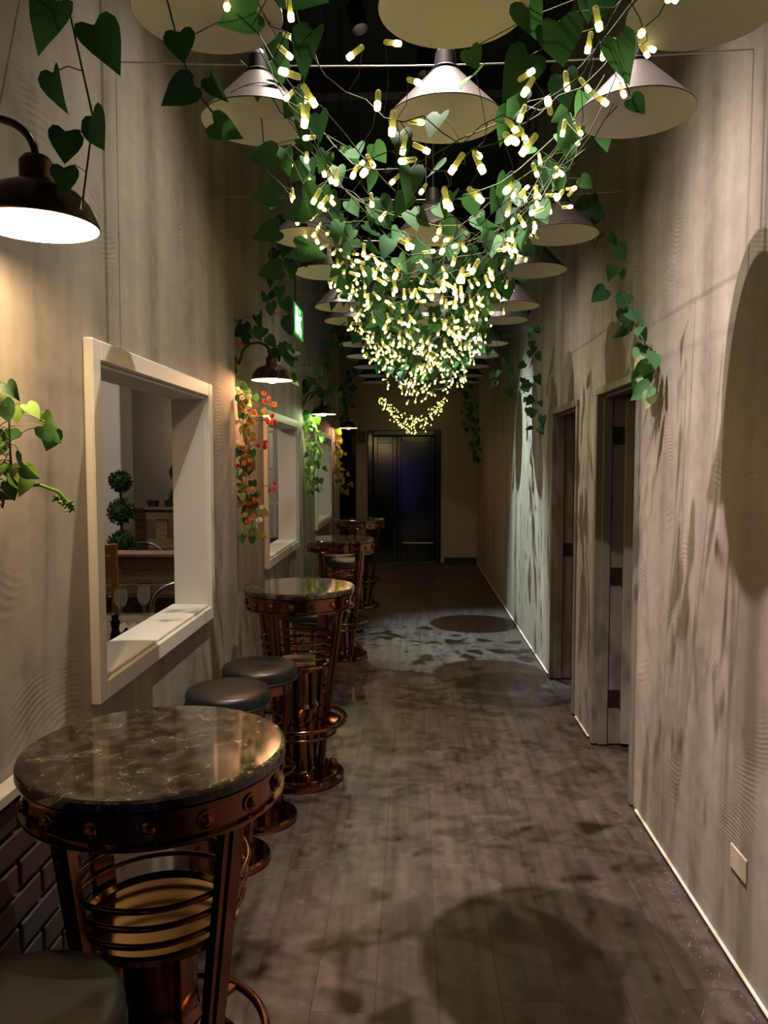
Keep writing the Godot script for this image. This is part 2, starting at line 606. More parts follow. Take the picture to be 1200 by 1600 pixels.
	# baseboards: pale caulk line at the right, dark board at the end
	for p in parts:
		if p[0] > 0.0 or true:
			struct("baseboard_right", box_mesh(Vector3(1.038, 0, -p[1] + 0.06), Vector3(1.05, 0.012, -maxf(p[0], -2.8) - 0.06 * float(p[0] > 0.0)), 0.004), M["caulk"], "thin pale line of caulk where the right wall meets the floor")
	struct("baseboard_end", box_mesh(Vector3(0.52, 0, -END_D), Vector3(1.05, 0.085, -END_D + 0.016), 0.004), M["black paint"], "dark baseboard on the end wall beside the black doorway")

func window_units() -> void:
	for k in 3:
		var w: Array = WIN[k]
		var x: float = w[0]
		var d0: float = w[1]
		var d1: float = w[2]
		var n := struct_node("window_%d" % (k + 1), ["white framed opening in the left wall nearest the camera, dining room beyond", "white framed opening in the left wall, second from the camera", "white framed opening in the left wall, furthest from the camera"][k])
		var y0: float = WIN_Y[0]
		var y1: float = WIN_Y[1]
		var p := 0.028
		var white: Material = M["white paint"]
		obj("trim_board", box_mesh(Vector3(x - 0.002, y0, -d0 - TRIM), Vector3(x + p, y1, -d0), 0.005), white, n)
		obj("trim_board", box_mesh(Vector3(x - 0.002, y0, -d1), Vector3(x + p, y1, -d1 + TRIM), 0.005), white, n)
		obj("trim_board", box_mesh(Vector3(x - 0.002, y1 - TRIM, -d1 + TRIM), Vector3(x + p, y1, -d0 - TRIM), 0.005), white, n)
		obj("trim_board", box_mesh(Vector3(x - 0.002, y0, -d1 + TRIM), Vector3(x + p, y0 + TRIM, -d0 - TRIM), 0.005), white, n)
		# lining of the reveal
		var xi := x - WALL_T - 0.012
		var t := 0.012
		obj("jamb", box_mesh(Vector3(xi, y0 + TRIM, -d0 - TRIM - t), Vector3(x + 0.012, y1 - TRIM, -d0 - TRIM), 0.002), white, n)
		obj("jamb", box_mesh(Vector3(xi, y0 + TRIM, -d1 + TRIM), Vector3(x + 0.012, y1 - TRIM, -d1 + TRIM + t), 0.002), white, n)
		obj("head", box_mesh(Vector3(xi, y1 - TRIM - t, -d1 + TRIM + t), Vector3(x + 0.012, y1 - TRIM, -d0 - TRIM - t), 0.002), white, n)
		obj("sill", box_mesh(Vector3(xi - 0.01, y0 + TRIM, -d1 + TRIM + t), Vector3(x + 0.016, y0 + TRIM + t, -d0 - TRIM - t), 0.003), white, n)

func doorways() -> void:
	var grey: Material = M["grey paint"]
	for k in 2:
		var d0: float = [3.6, 4.93][k]
		var d1: float = [4.45, 5.82][k]
		var top: float = [2.05, 2.03][k]
		var n := struct_node("door_%d" % (k + 1), ["grey framed doorway in the right wall nearest the camera, its leaf swung inward", "grey framed doorway in the right wall, the further one, dark inside"][k])
		# frame: jambs with a stop, head
		var jw := 0.045
		for s in [0, 1]:
			var a := d0 if s == 0 else d1 - jw
			obj("jamb", box_mesh(Vector3(1.036, 0, -a - jw), Vector3(1.20, top - jw, -a), 0.004), grey, n)
			var b := d0 + jw if s == 0 else d1 - jw - 0.014
			obj("stop", box_mesh(Vector3(1.075, 0, -b - 0.014), Vector3(1.125, top - jw, -b), 0.003), grey, n)
		obj("head", box_mesh(Vector3(1.036, top - jw, -d1), Vector3(1.20, top, -d0), 0.004), grey, n)
		obj("head_stop", box_mesh(Vector3(1.075, top - jw - 0.014, -d1 + jw), Vector3(1.125, top - jw, -d0 - jw), 0.003), grey, n)
		# leaf hung on the far jamb, opened into the room
		var leaf := Node3D.new()
		leaf.name = "door_leaf"
		n.add_child(leaf, true)
		leaf.position = Vector3(1.19, 0, -d1 + jw + 0.012)
		leaf.rotation_degrees.y = -84.0 if k == 0 else -5.0
		if k == 0:
			leaf.rotation_degrees.y = -6.0
			obj("panel", box_mesh(Vector3(0.006, 0.012, -0.02), Vector3(0.76, top - jw - 0.012, 0.02), 0.003), M["door paint"], leaf)
			obj("lever_handle", tube_mesh([Vector3(0.70, 1.0, 0.02), Vector3(0.70, 1.0, 0.065), Vector3(0.60, 1.0, 0.07)], 0.009, 8), M["galvanised"], leaf)
		else:
			leaf.rotation_degrees.y = 72.0
			obj("panel", box_mesh(Vector3(0.03, 0.012, -0.02), Vector3(0.79, top - jw - 0.012, 0.02), 0.003), M["door paint"], leaf)
		for y in ([0.27, 0.98, 1.78] if k == 0 else [0.98]):
			var h := start()
			box(h, Vector3(1.13, y - 0.05, -d1 + jw + 0.0005), Vector3(1.188, y + 0.05, -d1 + jw + 0.004))
			tube(h, [Vector3(1.193, y - 0.05, -d1 + jw + 0.008), Vector3(1.193, y + 0.05, -d1 + jw + 0.008)], 0.007, 8)
			obj("hinge", h.commit(), M["hinge"], n)
	# rooms behind the doorways
	var st := start()
	box(st, Vector3(2.6, 0, -7.0), Vector3(2.7, 2.6, -2.8))
	box(st, Vector3(1.19, 0, -2.9), Vector3(2.6, 2.6, -2.8))
	box(st, Vector3(1.19, 0, -4.76), Vector3(2.6, 2.6, -4.66))
	box(st, Vector3(1.19, 0, -7.0), Vector3(2.6, 2.6, -6.9))
	box(st, Vector3(1.19, 2.6, -7.0), Vector3(2.7, 2.7, -2.8))
	struct("wall_side_rooms", st.commit(), M["plaster"])
	var r := thing("wall_cabinet", "dark red cabinet standing in the room through the further right doorway", "cabinet", Vector3(1.46, 0, -6.62))
	obj("body", box_mesh(Vector3(-0.22, 0, -0.25), Vector3(0.5, 1.5, 0.2), 0.01), M["red panel"], r)
	obj("door", box_mesh(Vector3(-0.21, 0.05, 0.2), Vector3(0.135, 1.46, 0.22), 0.005), M["red panel"], r)
	obj("door", box_mesh(Vector3(0.145, 0.05, 0.2), Vector3(0.49, 1.46, 0.22), 0.005), M["red panel"], r)
	# the two glossy black doorways of the end wall
	var gloss: Material = M["black gloss"]
	for k in 2:
		var xa: float = [-0.74, -1.85][k]
		var xb: float = [0.455, -0.93][k]
		var n := struct_node("door_%d" % (4 + k), ["glossy black framed glass door at the far end of the corridor", "narrow strip of a second glossy black door left of the main one"][k])
		var z := -END_D
		obj("jamb", box_mesh(Vector3(xa, 0, z - 0.14), Vector3(xa + 0.09, 2.17, z + 0.03), 0.012), gloss, n)
		obj("jamb", box_mesh(Vector3(xb - 0.09, 0, z - 0.14), Vector3(xb, 2.17, z + 0.03), 0.012), gloss, n)
		obj("head", box_mesh(Vector3(xa + 0.09, 2.08, z - 0.14), Vector3(xb - 0.09, 2.17, z + 0.03), 0.012), gloss, n)
		obj("threshold", box_mesh(Vector3(xa + 0.09, 0, z - 0.13), Vector3(xb - 0.09, 0.018, z + 0.02), 0.004), M["threshold"], n)
		var m := (xa + xb) / 2 - 0.12
		for q in [[xa + 0.095, m - 0.002], [m + 0.002, xb - 0.095]]:
			var lf := Node3D.new()
			lf.name = "door_leaf"
			n.add_child(lf, true)
			for e in [[q[0], q[0] + 0.07], [q[1] - 0.07, q[1]]]:
				obj("stile", box_mesh(Vector3(e[0], 0.02, z - 0.09), Vector3(e[1], 2.07, z - 0.04), 0.006), gloss, lf)
			for e in [[0.02, 0.24], [0.92, 1.02], [1.96, 2.07]]:
				obj("rail", box_mesh(Vector3(q[0] + 0.07, e[0], z - 0.088), Vector3(q[1] - 0.07, e[1], z - 0.042), 0.005), gloss, lf)
			obj("pane", box_mesh(Vector3(q[0] + 0.07, 0.24, z - 0.07), Vector3(q[1] - 0.07, 0.92, z - 0.062)), gloss, lf)
			obj("pane", box_mesh(Vector3(q[0] + 0.07, 1.02, z - 0.07), Vector3(q[1] - 0.07, 1.96, z - 0.062)), gloss, lf)
		if k == 0:
			obj("push_bar", tube_mesh([Vector3(m + 0.1, 0.32, z - 0.03), Vector3(xb - 0.12, 0.32, z - 0.03)], 0.014, 8), M["galvanised"], n)

# a dark brick dado with a wooden cap on the near part of the left wall
func wainscot() -> void:
	var n := thing("brick_dado", "dark brick dado with cream cap at lower left beside the marble table", "brickwork", Vector3(-0.95, 0, 0))
	var d0 := -0.2
	var d1 := 2.12
	obj("mortar_bed", box_mesh(Vector3(0, 0, -d1), Vector3(0.018, 0.855, -d0)), M["mortar"], n)
	var full := box_mesh(Vector3(0.016, 0, -0.2), Vector3(0.030, 0.063, 0), 0.004)
	var half := box_mesh(Vector3(0.016, 0, -0.095), Vector3(0.030, 0.063, 0), 0.004)
	for c in 11:
		var d := d0
		var first := c % 2 == 1
		while d < d1 - 0.05:
			var short := first or d + 0.2 > d1 + 0.001
			first = false
			obj("brick", half if short else full, M[["brick a", "brick b", "brick c"][rng.randi_range(0, 2)]], n, Vector3(rng.randf_range(-0.001, 0.002), 0.012 + c * 0.0765, -d))
			d += 0.1085 if short else 0.2135
	obj("cap", box_mesh(Vector3(0, 0.855, -d1 - 0.01), Vector3(0.045, 0.885, -d0), 0.004), M["cream plastic"], n)

# ---------------------------------------------------------------- dining room seen through the openings
func dining_room() -> void:
	var plaster: Material = M["plaster"]
	struct("wall_dining_far", box_mesh(Vector3(-5.0, 0, -10.88), Vector3(-1.18, CEIL, -10.7)), plaster)
	struct("wall_dining_side", box_mesh(Vector3(-5.1, 0, -10.88), Vector3(-5.0, CEIL, 0.3)), plaster)
	struct("wall_dining_near", box_mesh(Vector3(-5.0, 0, -0.1), Vector3(-1.08, CEIL, 0.3)), plaster)
	struct("trim_ceiling_dining", box_mesh(Vector3(-5.0, 3.2, -10.7), Vector3(-1.19, 3.26, -0.1)), plaster, "plain ceiling of the dining room")
	struct("wall_pillar", box_mesh(Vector3(-4.4, 0, -8.1), Vector3(-2.98, 3.2, -7.75), 0.01), M["pale plaster"], "pale pillar in the dining room behind the topiary")
	# pallet divider at the back: top rail, slats, bottom rail
	plank_divider("plank_divider", "tall slatted wooden divider at the back of the dining room", Vector3(-2.65, 0, -8.55), 1.9, 1.14, true)
	plank_divider("plank_divider", "low divider of stacked old planks behind the dining chairs", Vector3(-1.85, 0, -5.85), 1.3, 0.94, false)
	# pots on the rail
	for k in 2:
		var p := thing("flower_pot", ["left one of two small black pots on the slatted divider", "right one of two small black pots on the slatted divider"][k], "pot", Vector3([-2.93, -2.73][k], 1.14, -8.56), "pots on the divider")
		obj("body", lathe_mesh([Vector2(0, 0), Vector2(0.055, 0), Vector2(0.07, 0.07), Vector2(0.06, 0.07), Vector2(0.05, 0.02), Vector2(0, 0.02)], 16), M["pot black"], p)
		obj("soil", lathe_mesh([Vector2(0.056, 0.055), Vector2(0, 0.06)], 16), M["clay"], p)
	topiary("topiary_tree", "three-ball topiary in front of the pale pillar", Vector3(-2.70, 0, -7.0), [[1.46, 0.095], [1.18, 0.115], [0.88, 0.12]])
	topiary("topiary_tree", "two-ball topiary at the edge of the nearest white frame", Vector3(-2.75, 0, -8.95), [[1.53, 0.10], [1.21, 0.12]])
	tube_chair(Vector3(-2.62, 0, -7.55), 0.05, "grey tubular metal chair behind the low plank divider")
	tube_chair(Vector3(-1.47, 0, -5.05), 0.0, "grey tubular metal chair at the dining table")
	# yellow slat-back chair
	var c := thing("slat_back_chair", "yellow painted slat-back chair at the left edge of the nearest frame", "chair", Vector3(-1.99, 0, -4.75))
	for s in [-0.19, 0.19]:
		obj("leg", bar_mesh(Vector3(s, 0, 0.17), Vector3(s, 1.14, 0.21), Vector3(0, 0, 1), 0.035, 0.03), M["yellow paint"], c)
		obj("leg", bar_mesh(Vector3(s, 0, -0.19), Vector3(s, 0.45, -0.19), Vector3(0, 0, 1), 0.035, 0.03), M["yellow paint"], c)
	obj("seat", box_mesh(Vector3(-0.21, 0.44, -0.22), Vector3(0.21, 0.47, 0.19), 0.006), M["yellow paint"], c)
	for y in [0.93, 1.0, 1.075]:
		obj("slat", box_mesh(Vector3(-0.21, y, 0.195), Vector3(0.21, y + 0.062, 0.215), 0.004), M["yellow paint"], c)
	# dining table with glasses and napkin
	var t := thing("dining_table", "brown wooden dining table just beyond the nearest white frame", "table", Vector3(-1.68, 0, -3.95))
	for k in 4:
		obj("board", box_mesh(Vector3(-0.4 + k * 0.2 + 0.001, 0.72, -0.45), Vector3(-0.2 + k * 0.2 - 0.001, 0.75, 0.45), 0.003), M["old planks"], t)
	for q in [[-0.34, -0.4], [0.34, -0.4], [-0.34, 0.4], [0.34, 0.4]]:
		obj("leg", box_mesh(Vector3(q[0] - 0.03, 0, q[1] - 0.03), Vector3(q[0] + 0.03, 0.72, q[1] + 0.03), 0.004), M["old planks"], t)
	var goblet := lathe_mesh([Vector2(0, 0), Vector2(0.034, 0), Vector2(0.034, 0.003), Vector2(0.005, 0.008), Vector2(0.004, 0.075), Vector2(0.028, 0.10), Vector2(0.037, 0.135), Vector2(0.031, 0.185), Vector2(0.029, 0.185), Vector2(0.035, 0.135), Vector2(0.026, 0.103), Vector2(0, 0.088)], 18, true)
	for k in 2:
		var g := obj("wine_glass", goblet, M["clear glass"], self, Vector3([-1.60, -1.50][k], 0.75, [-4.12, -4.2][k]))
		tag(g, ["clear stemmed wine glass on the dining table, nearer the napkin", "clear stemmed wine glass on the dining table, nearer the metal chair"][k], "glass", "glasses on the dining table")
	var nap := start()
	for k in 6:
		var a := k / 6.0 * 0.16
		var b := (k + 1) / 6.0 * 0.16
		quad(nap, Vector3(a, 0.035 if k % 2 else 0.0, 0), Vector3(b, 0.0 if k % 2 else 0.035, 0), Vector3(b, 0.0 if k % 2 else 0.035, 0.12), Vector3(a, 0.035 if k % 2 else 0.0, 0.12), Vector3(0.3 if k % 2 else -0.3, 1, 0).normalized())
	box(nap, Vector3(0, 0.001, 0), Vector3(0.16, 0.008, 0.12))
	tag(obj("napkin", nap.commit(), M["linen"], self, Vector3(-1.55, 0.75, -3.97)), "crumpled white napkin on the dining table", "napkin")
	tag(obj("pepper_mill", lathe_mesh([Vector2(0, 0), Vector2(0.026, 0), Vector2(0.026, 0.02), Vector2(0.017, 0.05), Vector2(0.024, 0.09), Vector2(0.016, 0.10), Vector2(0.02, 0.125), Vector2(0, 0.14)], 16, true), M["pot black"], self, Vector3(-1.475, 0.75, -3.72)), "small dark pepper mill on the dining table", "mill")
	# white muntins of a glazed screen seen through the middle opening
	var s := thing("glazed_screen", "white barred glazed screen seen through the second opening", "screen", Vector3(-1.72, 0, -9.55))
	for x in [-0.35, 0.0, 0.35]:
		obj("upright", box_mesh(Vector3(x - 0.02, 0.7, -0.02), Vector3(x + 0.02, 2.3, 0.02), 0.004), M["white paint"], s)
	for y in [0.7, 1.12, 1.56, 2.02, 2.28]:
		obj("bar", box_mesh(Vector3(-0.37, y - 0.015, -0.018), Vector3(0.37, y + 0.015, 0.018), 0.004), M["white paint"], s)
	obj("base_panel", box_mesh(Vector3(-0.37, 0, -0.03), Vector3(0.37, 0.69, 0.03), 0.004), M["old planks"], s)
	for q in [[-0.33, -0.02], [0.02, 0.33]]:
		obj("pane", box_mesh(Vector3(q[0], 0.72, -0.004), Vector3(q[1], 2.27, 0.004)), M["clear glass"], s)
	# lamps of that room: a globe over the table area and one on the far wall
	for k in 2:
		var at: Vector3 = [Vector3(-2.9, 2.75, -5.4), Vector3(-2.55, 2.08, -10.45)][k]
		var l := thing("globe_lamp" if k == 0 else "wall_globe_lamp", ["glowing globe lamp hung in the dining room, out of sight", "small globe lamp on the far wall of the dining room"][k], "lamp", at)
		obj("bulb", lathe_mesh([Vector2(0.001, -0.07), Vector2(0.05, -0.05), Vector2(0.07, 0), Vector2(0.05, 0.05), Vector2(0.02, 0.07)], 16, true), M["bulb glow"], l)
		if k == 0:
			obj("cord", tube_mesh([Vector3(0, 0.06, 0), Vector3(0, 0.45, 0)], 0.004, 6), M["cable"], l)
		else:
			obj("bracket", tube_mesh([Vector3(0, 0.06, 0), Vector3(0, 0.1, -0.1), Vector3(0, 0.1, -0.25)], 0.008, 6), M["dark steel"], l)
		omni(at, Color(1.0, 0.92, 0.82), [2.0, 0.8][k], 0.06, "dining_lamp_light")

func plank_divider(called: String, label: String, at: Vector3, w: float, h: float, slatted: bool) -> void:
	var n := thing(called, label, "divider", at)
	var m: Material = M["old planks"]
	obj("top_rail", box_mesh(Vector3(-w / 2, h - 0.03, -0.12), Vector3(w / 2, h, 0.12), 0.005), m, n)
	if slatted:
		obj("rail", box_mesh(Vector3(-w / 2, h - 0.14, 0.02), Vector3(w / 2, h - 0.032, 0.05), 0.004), m, n)
		obj("rail", box_mesh(Vector3(-w / 2, h - 0.48, 0.02), Vector3(w / 2, h - 0.36, 0.05), 0.004), m, n)
		obj("rail", box_mesh(Vector3(-w / 2, 0.08, 0.02), Vector3(w / 2, 0.2, 0.05), 0.004), m, n)
		var x := -w / 2
		while x < w / 2 - 0.1:
			obj("slat", box_mesh(Vector3(x, 0, -0.02), Vector3(x + 0.13, h - 0.031, 0.018), 0.004), m, n)
			x += 0.235
	else:
		var y := h - 0.035
		for k in 3:
			obj("plank", box_mesh(Vector3(-w / 2, y - 0.095, 0.06 + (k % 2) * 0.006), Vector3(w / 2, y, 0.095), 0.005), m, n)
			y -= 0.1
		for x in [-w / 2 + 0.06, -w / 2 + 0.45, 0.16, w / 2 - 0.06]:
			obj("post", box_mesh(Vector3(x - 0.05, 0, -0.05), Vector3(x + 0.05, h - 0.031, 0.05), 0.005), m, n)
		obj("back_board", box_mesh(Vector3(-w / 2, 0.05, -0.08), Vector3(w / 2, y - 0.03, -0.055), 0.004), m, n)

func topiary(called: String, label: String, at: Vector3, balls: Array) -> void:
	var n := thing(called, label, "plant", at, "topiaries")
	obj("pot", lathe_mesh([Vector2(0, 0), Vector2(0.10, 0), Vector2(0.14, 0.24), Vector2(0.12, 0.24), Vector2(0.1, 0.2), Vector2(0, 0.2)], 18), M["clay"], n)
	obj("stem", tube_mesh([Vector3(0, 0.2, 0), Vector3(0.005, 0.8, 0), Vector3(0, balls[0][0], 0)], 0.012, 6), M["hinge"], n)
	for b in balls:
		var st := start()
		for i in 420:
			var v := Vector3(rng.randfn(), rng.randfn(), rng.randfn()).normalized()
			var p: Vector3 = Vector3(0, b[0], 0) + v * b[1] * rng.randf_range(0.8, 1.04)
			var u := Vector3(rng.randfn(), rng.randfn(), rng.randfn()).cross(v).normalized() * 0.012
			var w := (v + Vector3(rng.randfn(), rng.randfn(), rng.randfn()) * 0.4).normalized() * 0.026
			tri(st, p - u, p + u, p + w, u.cross(w).normalized())
		lathe_at(st, Vector3(0, b[0], 0), b[1] * 0.86)
		obj("foliage_ball", st.commit(), M["leaf box"], n)

func lathe_at(st: SurfaceTool, c: Vector3, r: float) -> void:
	var pts := []
	for k in 9:
		pts.append(Vector2(maxf(sin(PI * k / 8.0), 0.001) * r, -cos(PI * k / 8.0) * r + c.y))
	lathe(st, pts, 12, true)

func tube_chair(at: Vector3, turn: float, label: String) -> void:
	var n := thing("metal_chair", label, "chair", at, "grey metal chairs")
	n.rotation.y = turn
	var m: Material = M["galvanised"]
	var pts := []
	pts.append(Vector3(-0.2, 0, 0.22))
	pts.append(Vector3(-0.2, 0.45, 0.2))
	for k in 13:
		var a := PI - PI * k / 12.0
		pts.append(Vector3(cos(a) * 0.2, 0.70 + sin(a) * 0.16, 0.23))
	pts.append(Vector3(0.2, 0.45, 0.2))
	pts.append(Vector3(0.2, 0, 0.22))
	obj("back_hoop", tube_mesh(pts, 0.014, 8), m, n)
	obj("back_splat", box_mesh(Vector3(-0.05, 0.46, 0.222), Vector3(0.05, 0.85, 0.232), 0.002), m, n)
	obj("seat", box_mesh(Vector3(-0.2, 0.44, -0.2), Vector3(0.2, 0.462, 0.21), 0.008), m, n)
	for s in [-0.18, 0.18]:
		obj("leg", tube_mesh([Vector3(s * 1.1, 0, -0.22), Vector3(s, 0.44, -0.17)], 0.013, 8), m, n)

# ---------------------------------------------------------------- bar tables and stools
func make_table() -> Node3D:
	var n := thing("bar_table", "", "table")
	var br: Material = M["bronze"]
	var R := 0.285
	obj("marble_top", lathe_mesh([Vector2(0, 0.968), Vector2(R - 0.01, 0.968), Vector2(R, 0.975), Vector2(R, 0.992), Vector2(R - 0.003, 0.998), Vector2(R - 0.010, 1.0), Vector2(0, 1.0)], 64, false), M["brown marble"], n)
	# apron: a band with lips above and below
	var ap := obj("apron", lathe_mesh([Vector2(R - 0.03, 0.895), Vector2(R - 0.008, 0.895), Vector2(R - 0.004, 0.899), Vector2(R - 0.004, 0.905), Vector2(R - 0.014, 0.909), Vector2(R - 0.014, 0.958), Vector2(R - 0.006, 0.961), Vector2(R - 0.006, 0.968), Vector2(R - 0.03, 0.968), Vector2(R - 0.03, 0.895)], 64, false), br, n)
	var stud := start()
	lathe(stud, [Vector2(0.019, 0), Vector2(0.019, 0.004), Vector2(0.013, 0.005), Vector2(0.012, 0.009), Vector2(0.008, 0.013), Vector2(0.001, 0.0145)], 12, true)
	var stud_mesh := stud.commit()
	for k in 16:
		var a := TAU * (k + 0.3) / 16.0
		var o := obj("stud", stud_mesh, br, ap, Vector3(cos(a) * (R - 0.0145), 0.933, sin(a) * (R - 0.0145)))
		var out := Vector3(cos(a), 0, sin(a))
		o.basis = Basis(out.cross(Vector3.UP), out, Vector3.UP)
	for k in 4:
		var a := deg_to_rad(32.0 + 90.0 * k)
		var out := Vector3(cos(a), 0, sin(a))
		var lg := start()
		bar(lg, out * 0.236 + Vector3(0, 0.90, 0), out * 0.112 + Vector3(0, 0.02, 0), out, 0.058, 0.020, 0.042)
		bar(lg, out * 0.247 + Vector3(0, 0.90, 0), out * 0.123 + Vector3(0, 0.02, 0), out, 0.020, 0.010, 0.016)
		obj("leg", lg.commit(), br, n)
	for y in [0.735, 0.695, 0.655]:
		obj("hoop", hoop_mesh(0.112 + 0.124 * (y - 0.02) / 0.88 - 0.014, 0.0065, 48, 8), br, n, Vector3(0, y, 0))
	obj("shelf", lathe_mesh([Vector2(0, 0.598), Vector2(0.165, 0.598), Vector2(0.178, 0.606), Vector2(0.178, 0.618), Vector2(0.168, 0.622), Vector2(0.160, 0.612), Vector2(0, 0.612)], 48, false), M["brass shelf"], n)
	# faceted column below the shelf
	obj("column", lathe_mesh([Vector2(0.095, 0.014), Vector2(0.07, 0.05), Vector2(0.06, 0.30), Vector2(0.085, 0.36), Vector2(0.095, 0.38), Vector2(0.085, 0.40), Vector2(0.085, 0.56), Vector2(0.11, 0.598)], 8, false), br, n)
	var fr := obj("foot_ring", hoop_mesh(0.235, 0.011, 56, 10), br, n, Vector3(0, 0.31, 0))
	obj("lower_ring", hoop_mesh(0.185, 0.008, 48, 8), br, n, Vector3(0, 0.25, 0))
	for k in 4:
		var a := deg_to_rad(32.0 + 90.0 * k)
		var out := Vector3(cos(a), 0, sin(a))
		obj("bracket", bar_mesh(out * 0.145, out * 0.235, Vector3.UP, 0.02, 0.012), br, fr)
		obj("knob", lathe_mesh([Vector2(0.02, 0.04), Vector2(0.024, 0.055), Vector2(0.018, 0.075), Vector2(0.001, 0.083)], 12, true), br, n, Vector3(cos(a + 0.8) * 0.17, 0, sin(a + 0.8) * 0.17))
	obj("base", lathe_mesh([Vector2(0, 0), Vector2(0.22, 0), Vector2(0.225, 0.008), Vector2(0.222, 0.026), Vector2(0.205, 0.034), Vector2(0.19, 0.034), Vector2(0.18, 0.040), Vector2(0, 0.045)], 56, false), br, n)
	return n

func make_stool() -> Node3D:
	var n := thing("bar_stool", "", "stool")
	var br: Material = M["bronze"]
	var c := start()
	lathe(c, [Vector2(0, 0.645), Vector2(0.155, 0.645), Vector2(0.166, 0.652), Vector2(0.170, 0.664), Vector2(0.170, 0.698), Vector2(0.165, 0.710), Vector2(0.153, 0.717), Vector2(0.11, 0.7195), Vector2(0, 0.72)], 48, true)
	var cu := obj("cushion", c.commit(), M["black vinyl"], n)
	obj("piping", hoop_mesh(0.1705, 0.004, 48, 6), M["black vinyl"], cu, Vector3(0, 0.66, 0))
	obj("apron", lathe_mesh([Vector2(0.12, 0.60), Vector2(0.14, 0.60), Vector2(0.143, 0.605), Vector2(0.143, 0.64), Vector2(0.138, 0.645), Vector2(0.12, 0.645), Vector2(0.12, 0.60)], 48), br, n)
	for k in 4:
		var a := deg_to_rad(32.0 + 90.0 * k)
		var out := Vector3(cos(a), 0, sin(a))
		obj("leg", bar_mesh(out * 0.128 + Vector3(0, 0.602, 0), out * 0.078 + Vector3(0, 0.02, 0), out, 0.045, 0.014, 0.034), br, n)
	var fr := obj("foot_ring", hoop_mesh(0.15, 0.009, 44, 8), br, n, Vector3(0, 0.24, 0))
	obj("hoop", hoop_mesh(0.103, 0.006, 40, 6), br, n, Vector3(0, 0.46, 0))
	for k in 4:
		var a := deg_to_rad(32.0 + 90.0 * k)
		var out := Vector3(cos(a), 0, sin(a))
		obj("bracket", bar_mesh(out * 0.095, out * 0.15, Vector3.UP, 0.016, 0.01), br, fr)
	obj("base", lathe_mesh([Vector2(0, 0), Vector2(0.162, 0), Vector2(0.166, 0.008), Vector2(0.163, 0.024), Vector2(0.15, 0.03), Vector2(0, 0.036)], 48), br, n)
	return n

func tables_and_stools() -> void:
	var t := make_table()
	var spots := [[-0.567, 1.645, "round brown marble bar table nearest the camera, bronze legs"], [-0.578, 3.88, "round marble bar table with bronze studs, second from the camera"], [-0.605, 6.4, "round marble bar table, third from the camera"], [-0.60, 8.7, "round bar table furthest from the camera, before the black door"]]
	for i in spots.size():
		var o: Node3D = t if i == 0 else t.duplicate()
		if i > 0:
			o.name = numbered("bar_table")
			add_child(o, true)
		o.position = Vector3(spots[i][0], 0, -spots[i][1])
		o.rotation.y = [0.0, 0.12, -0.1, 0.2][i]
		tag(o, spots[i][2], "table", "marble bar tables")
	var s := make_stool()
	var places := [[-0.655, 1.20, "black stool at the lower left corner, in front of the nearest table"], [-0.745, 3.03, "black bar stool just behind the nearest table, the nearer of a pair"], [-0.69, 3.40, "black bar stool in front of the second table, the further of a pair"], [-0.61, 4.72, "black bar stool seen under the top of the second table"], [-0.76, 5.05, "black bar stool by the wall behind the second table"], [-0.63, 7.25, "black bar stool seen under the top of the third table"], [-0.74, 7.62, "black bar stool between the third and the furthest tables"]]
	for i in places.size():
		var o: Node3D = s if i == 0 else s.duplicate()
		if i > 0:
			o.name = numbered("bar_stool")
			add_child(o, true)
		o.position = Vector3(places[i][0], 0, -places[i][1])
		o.rotation.y = i * 0.37
		tag(o, places[i][2], "stool", "black bar stools")

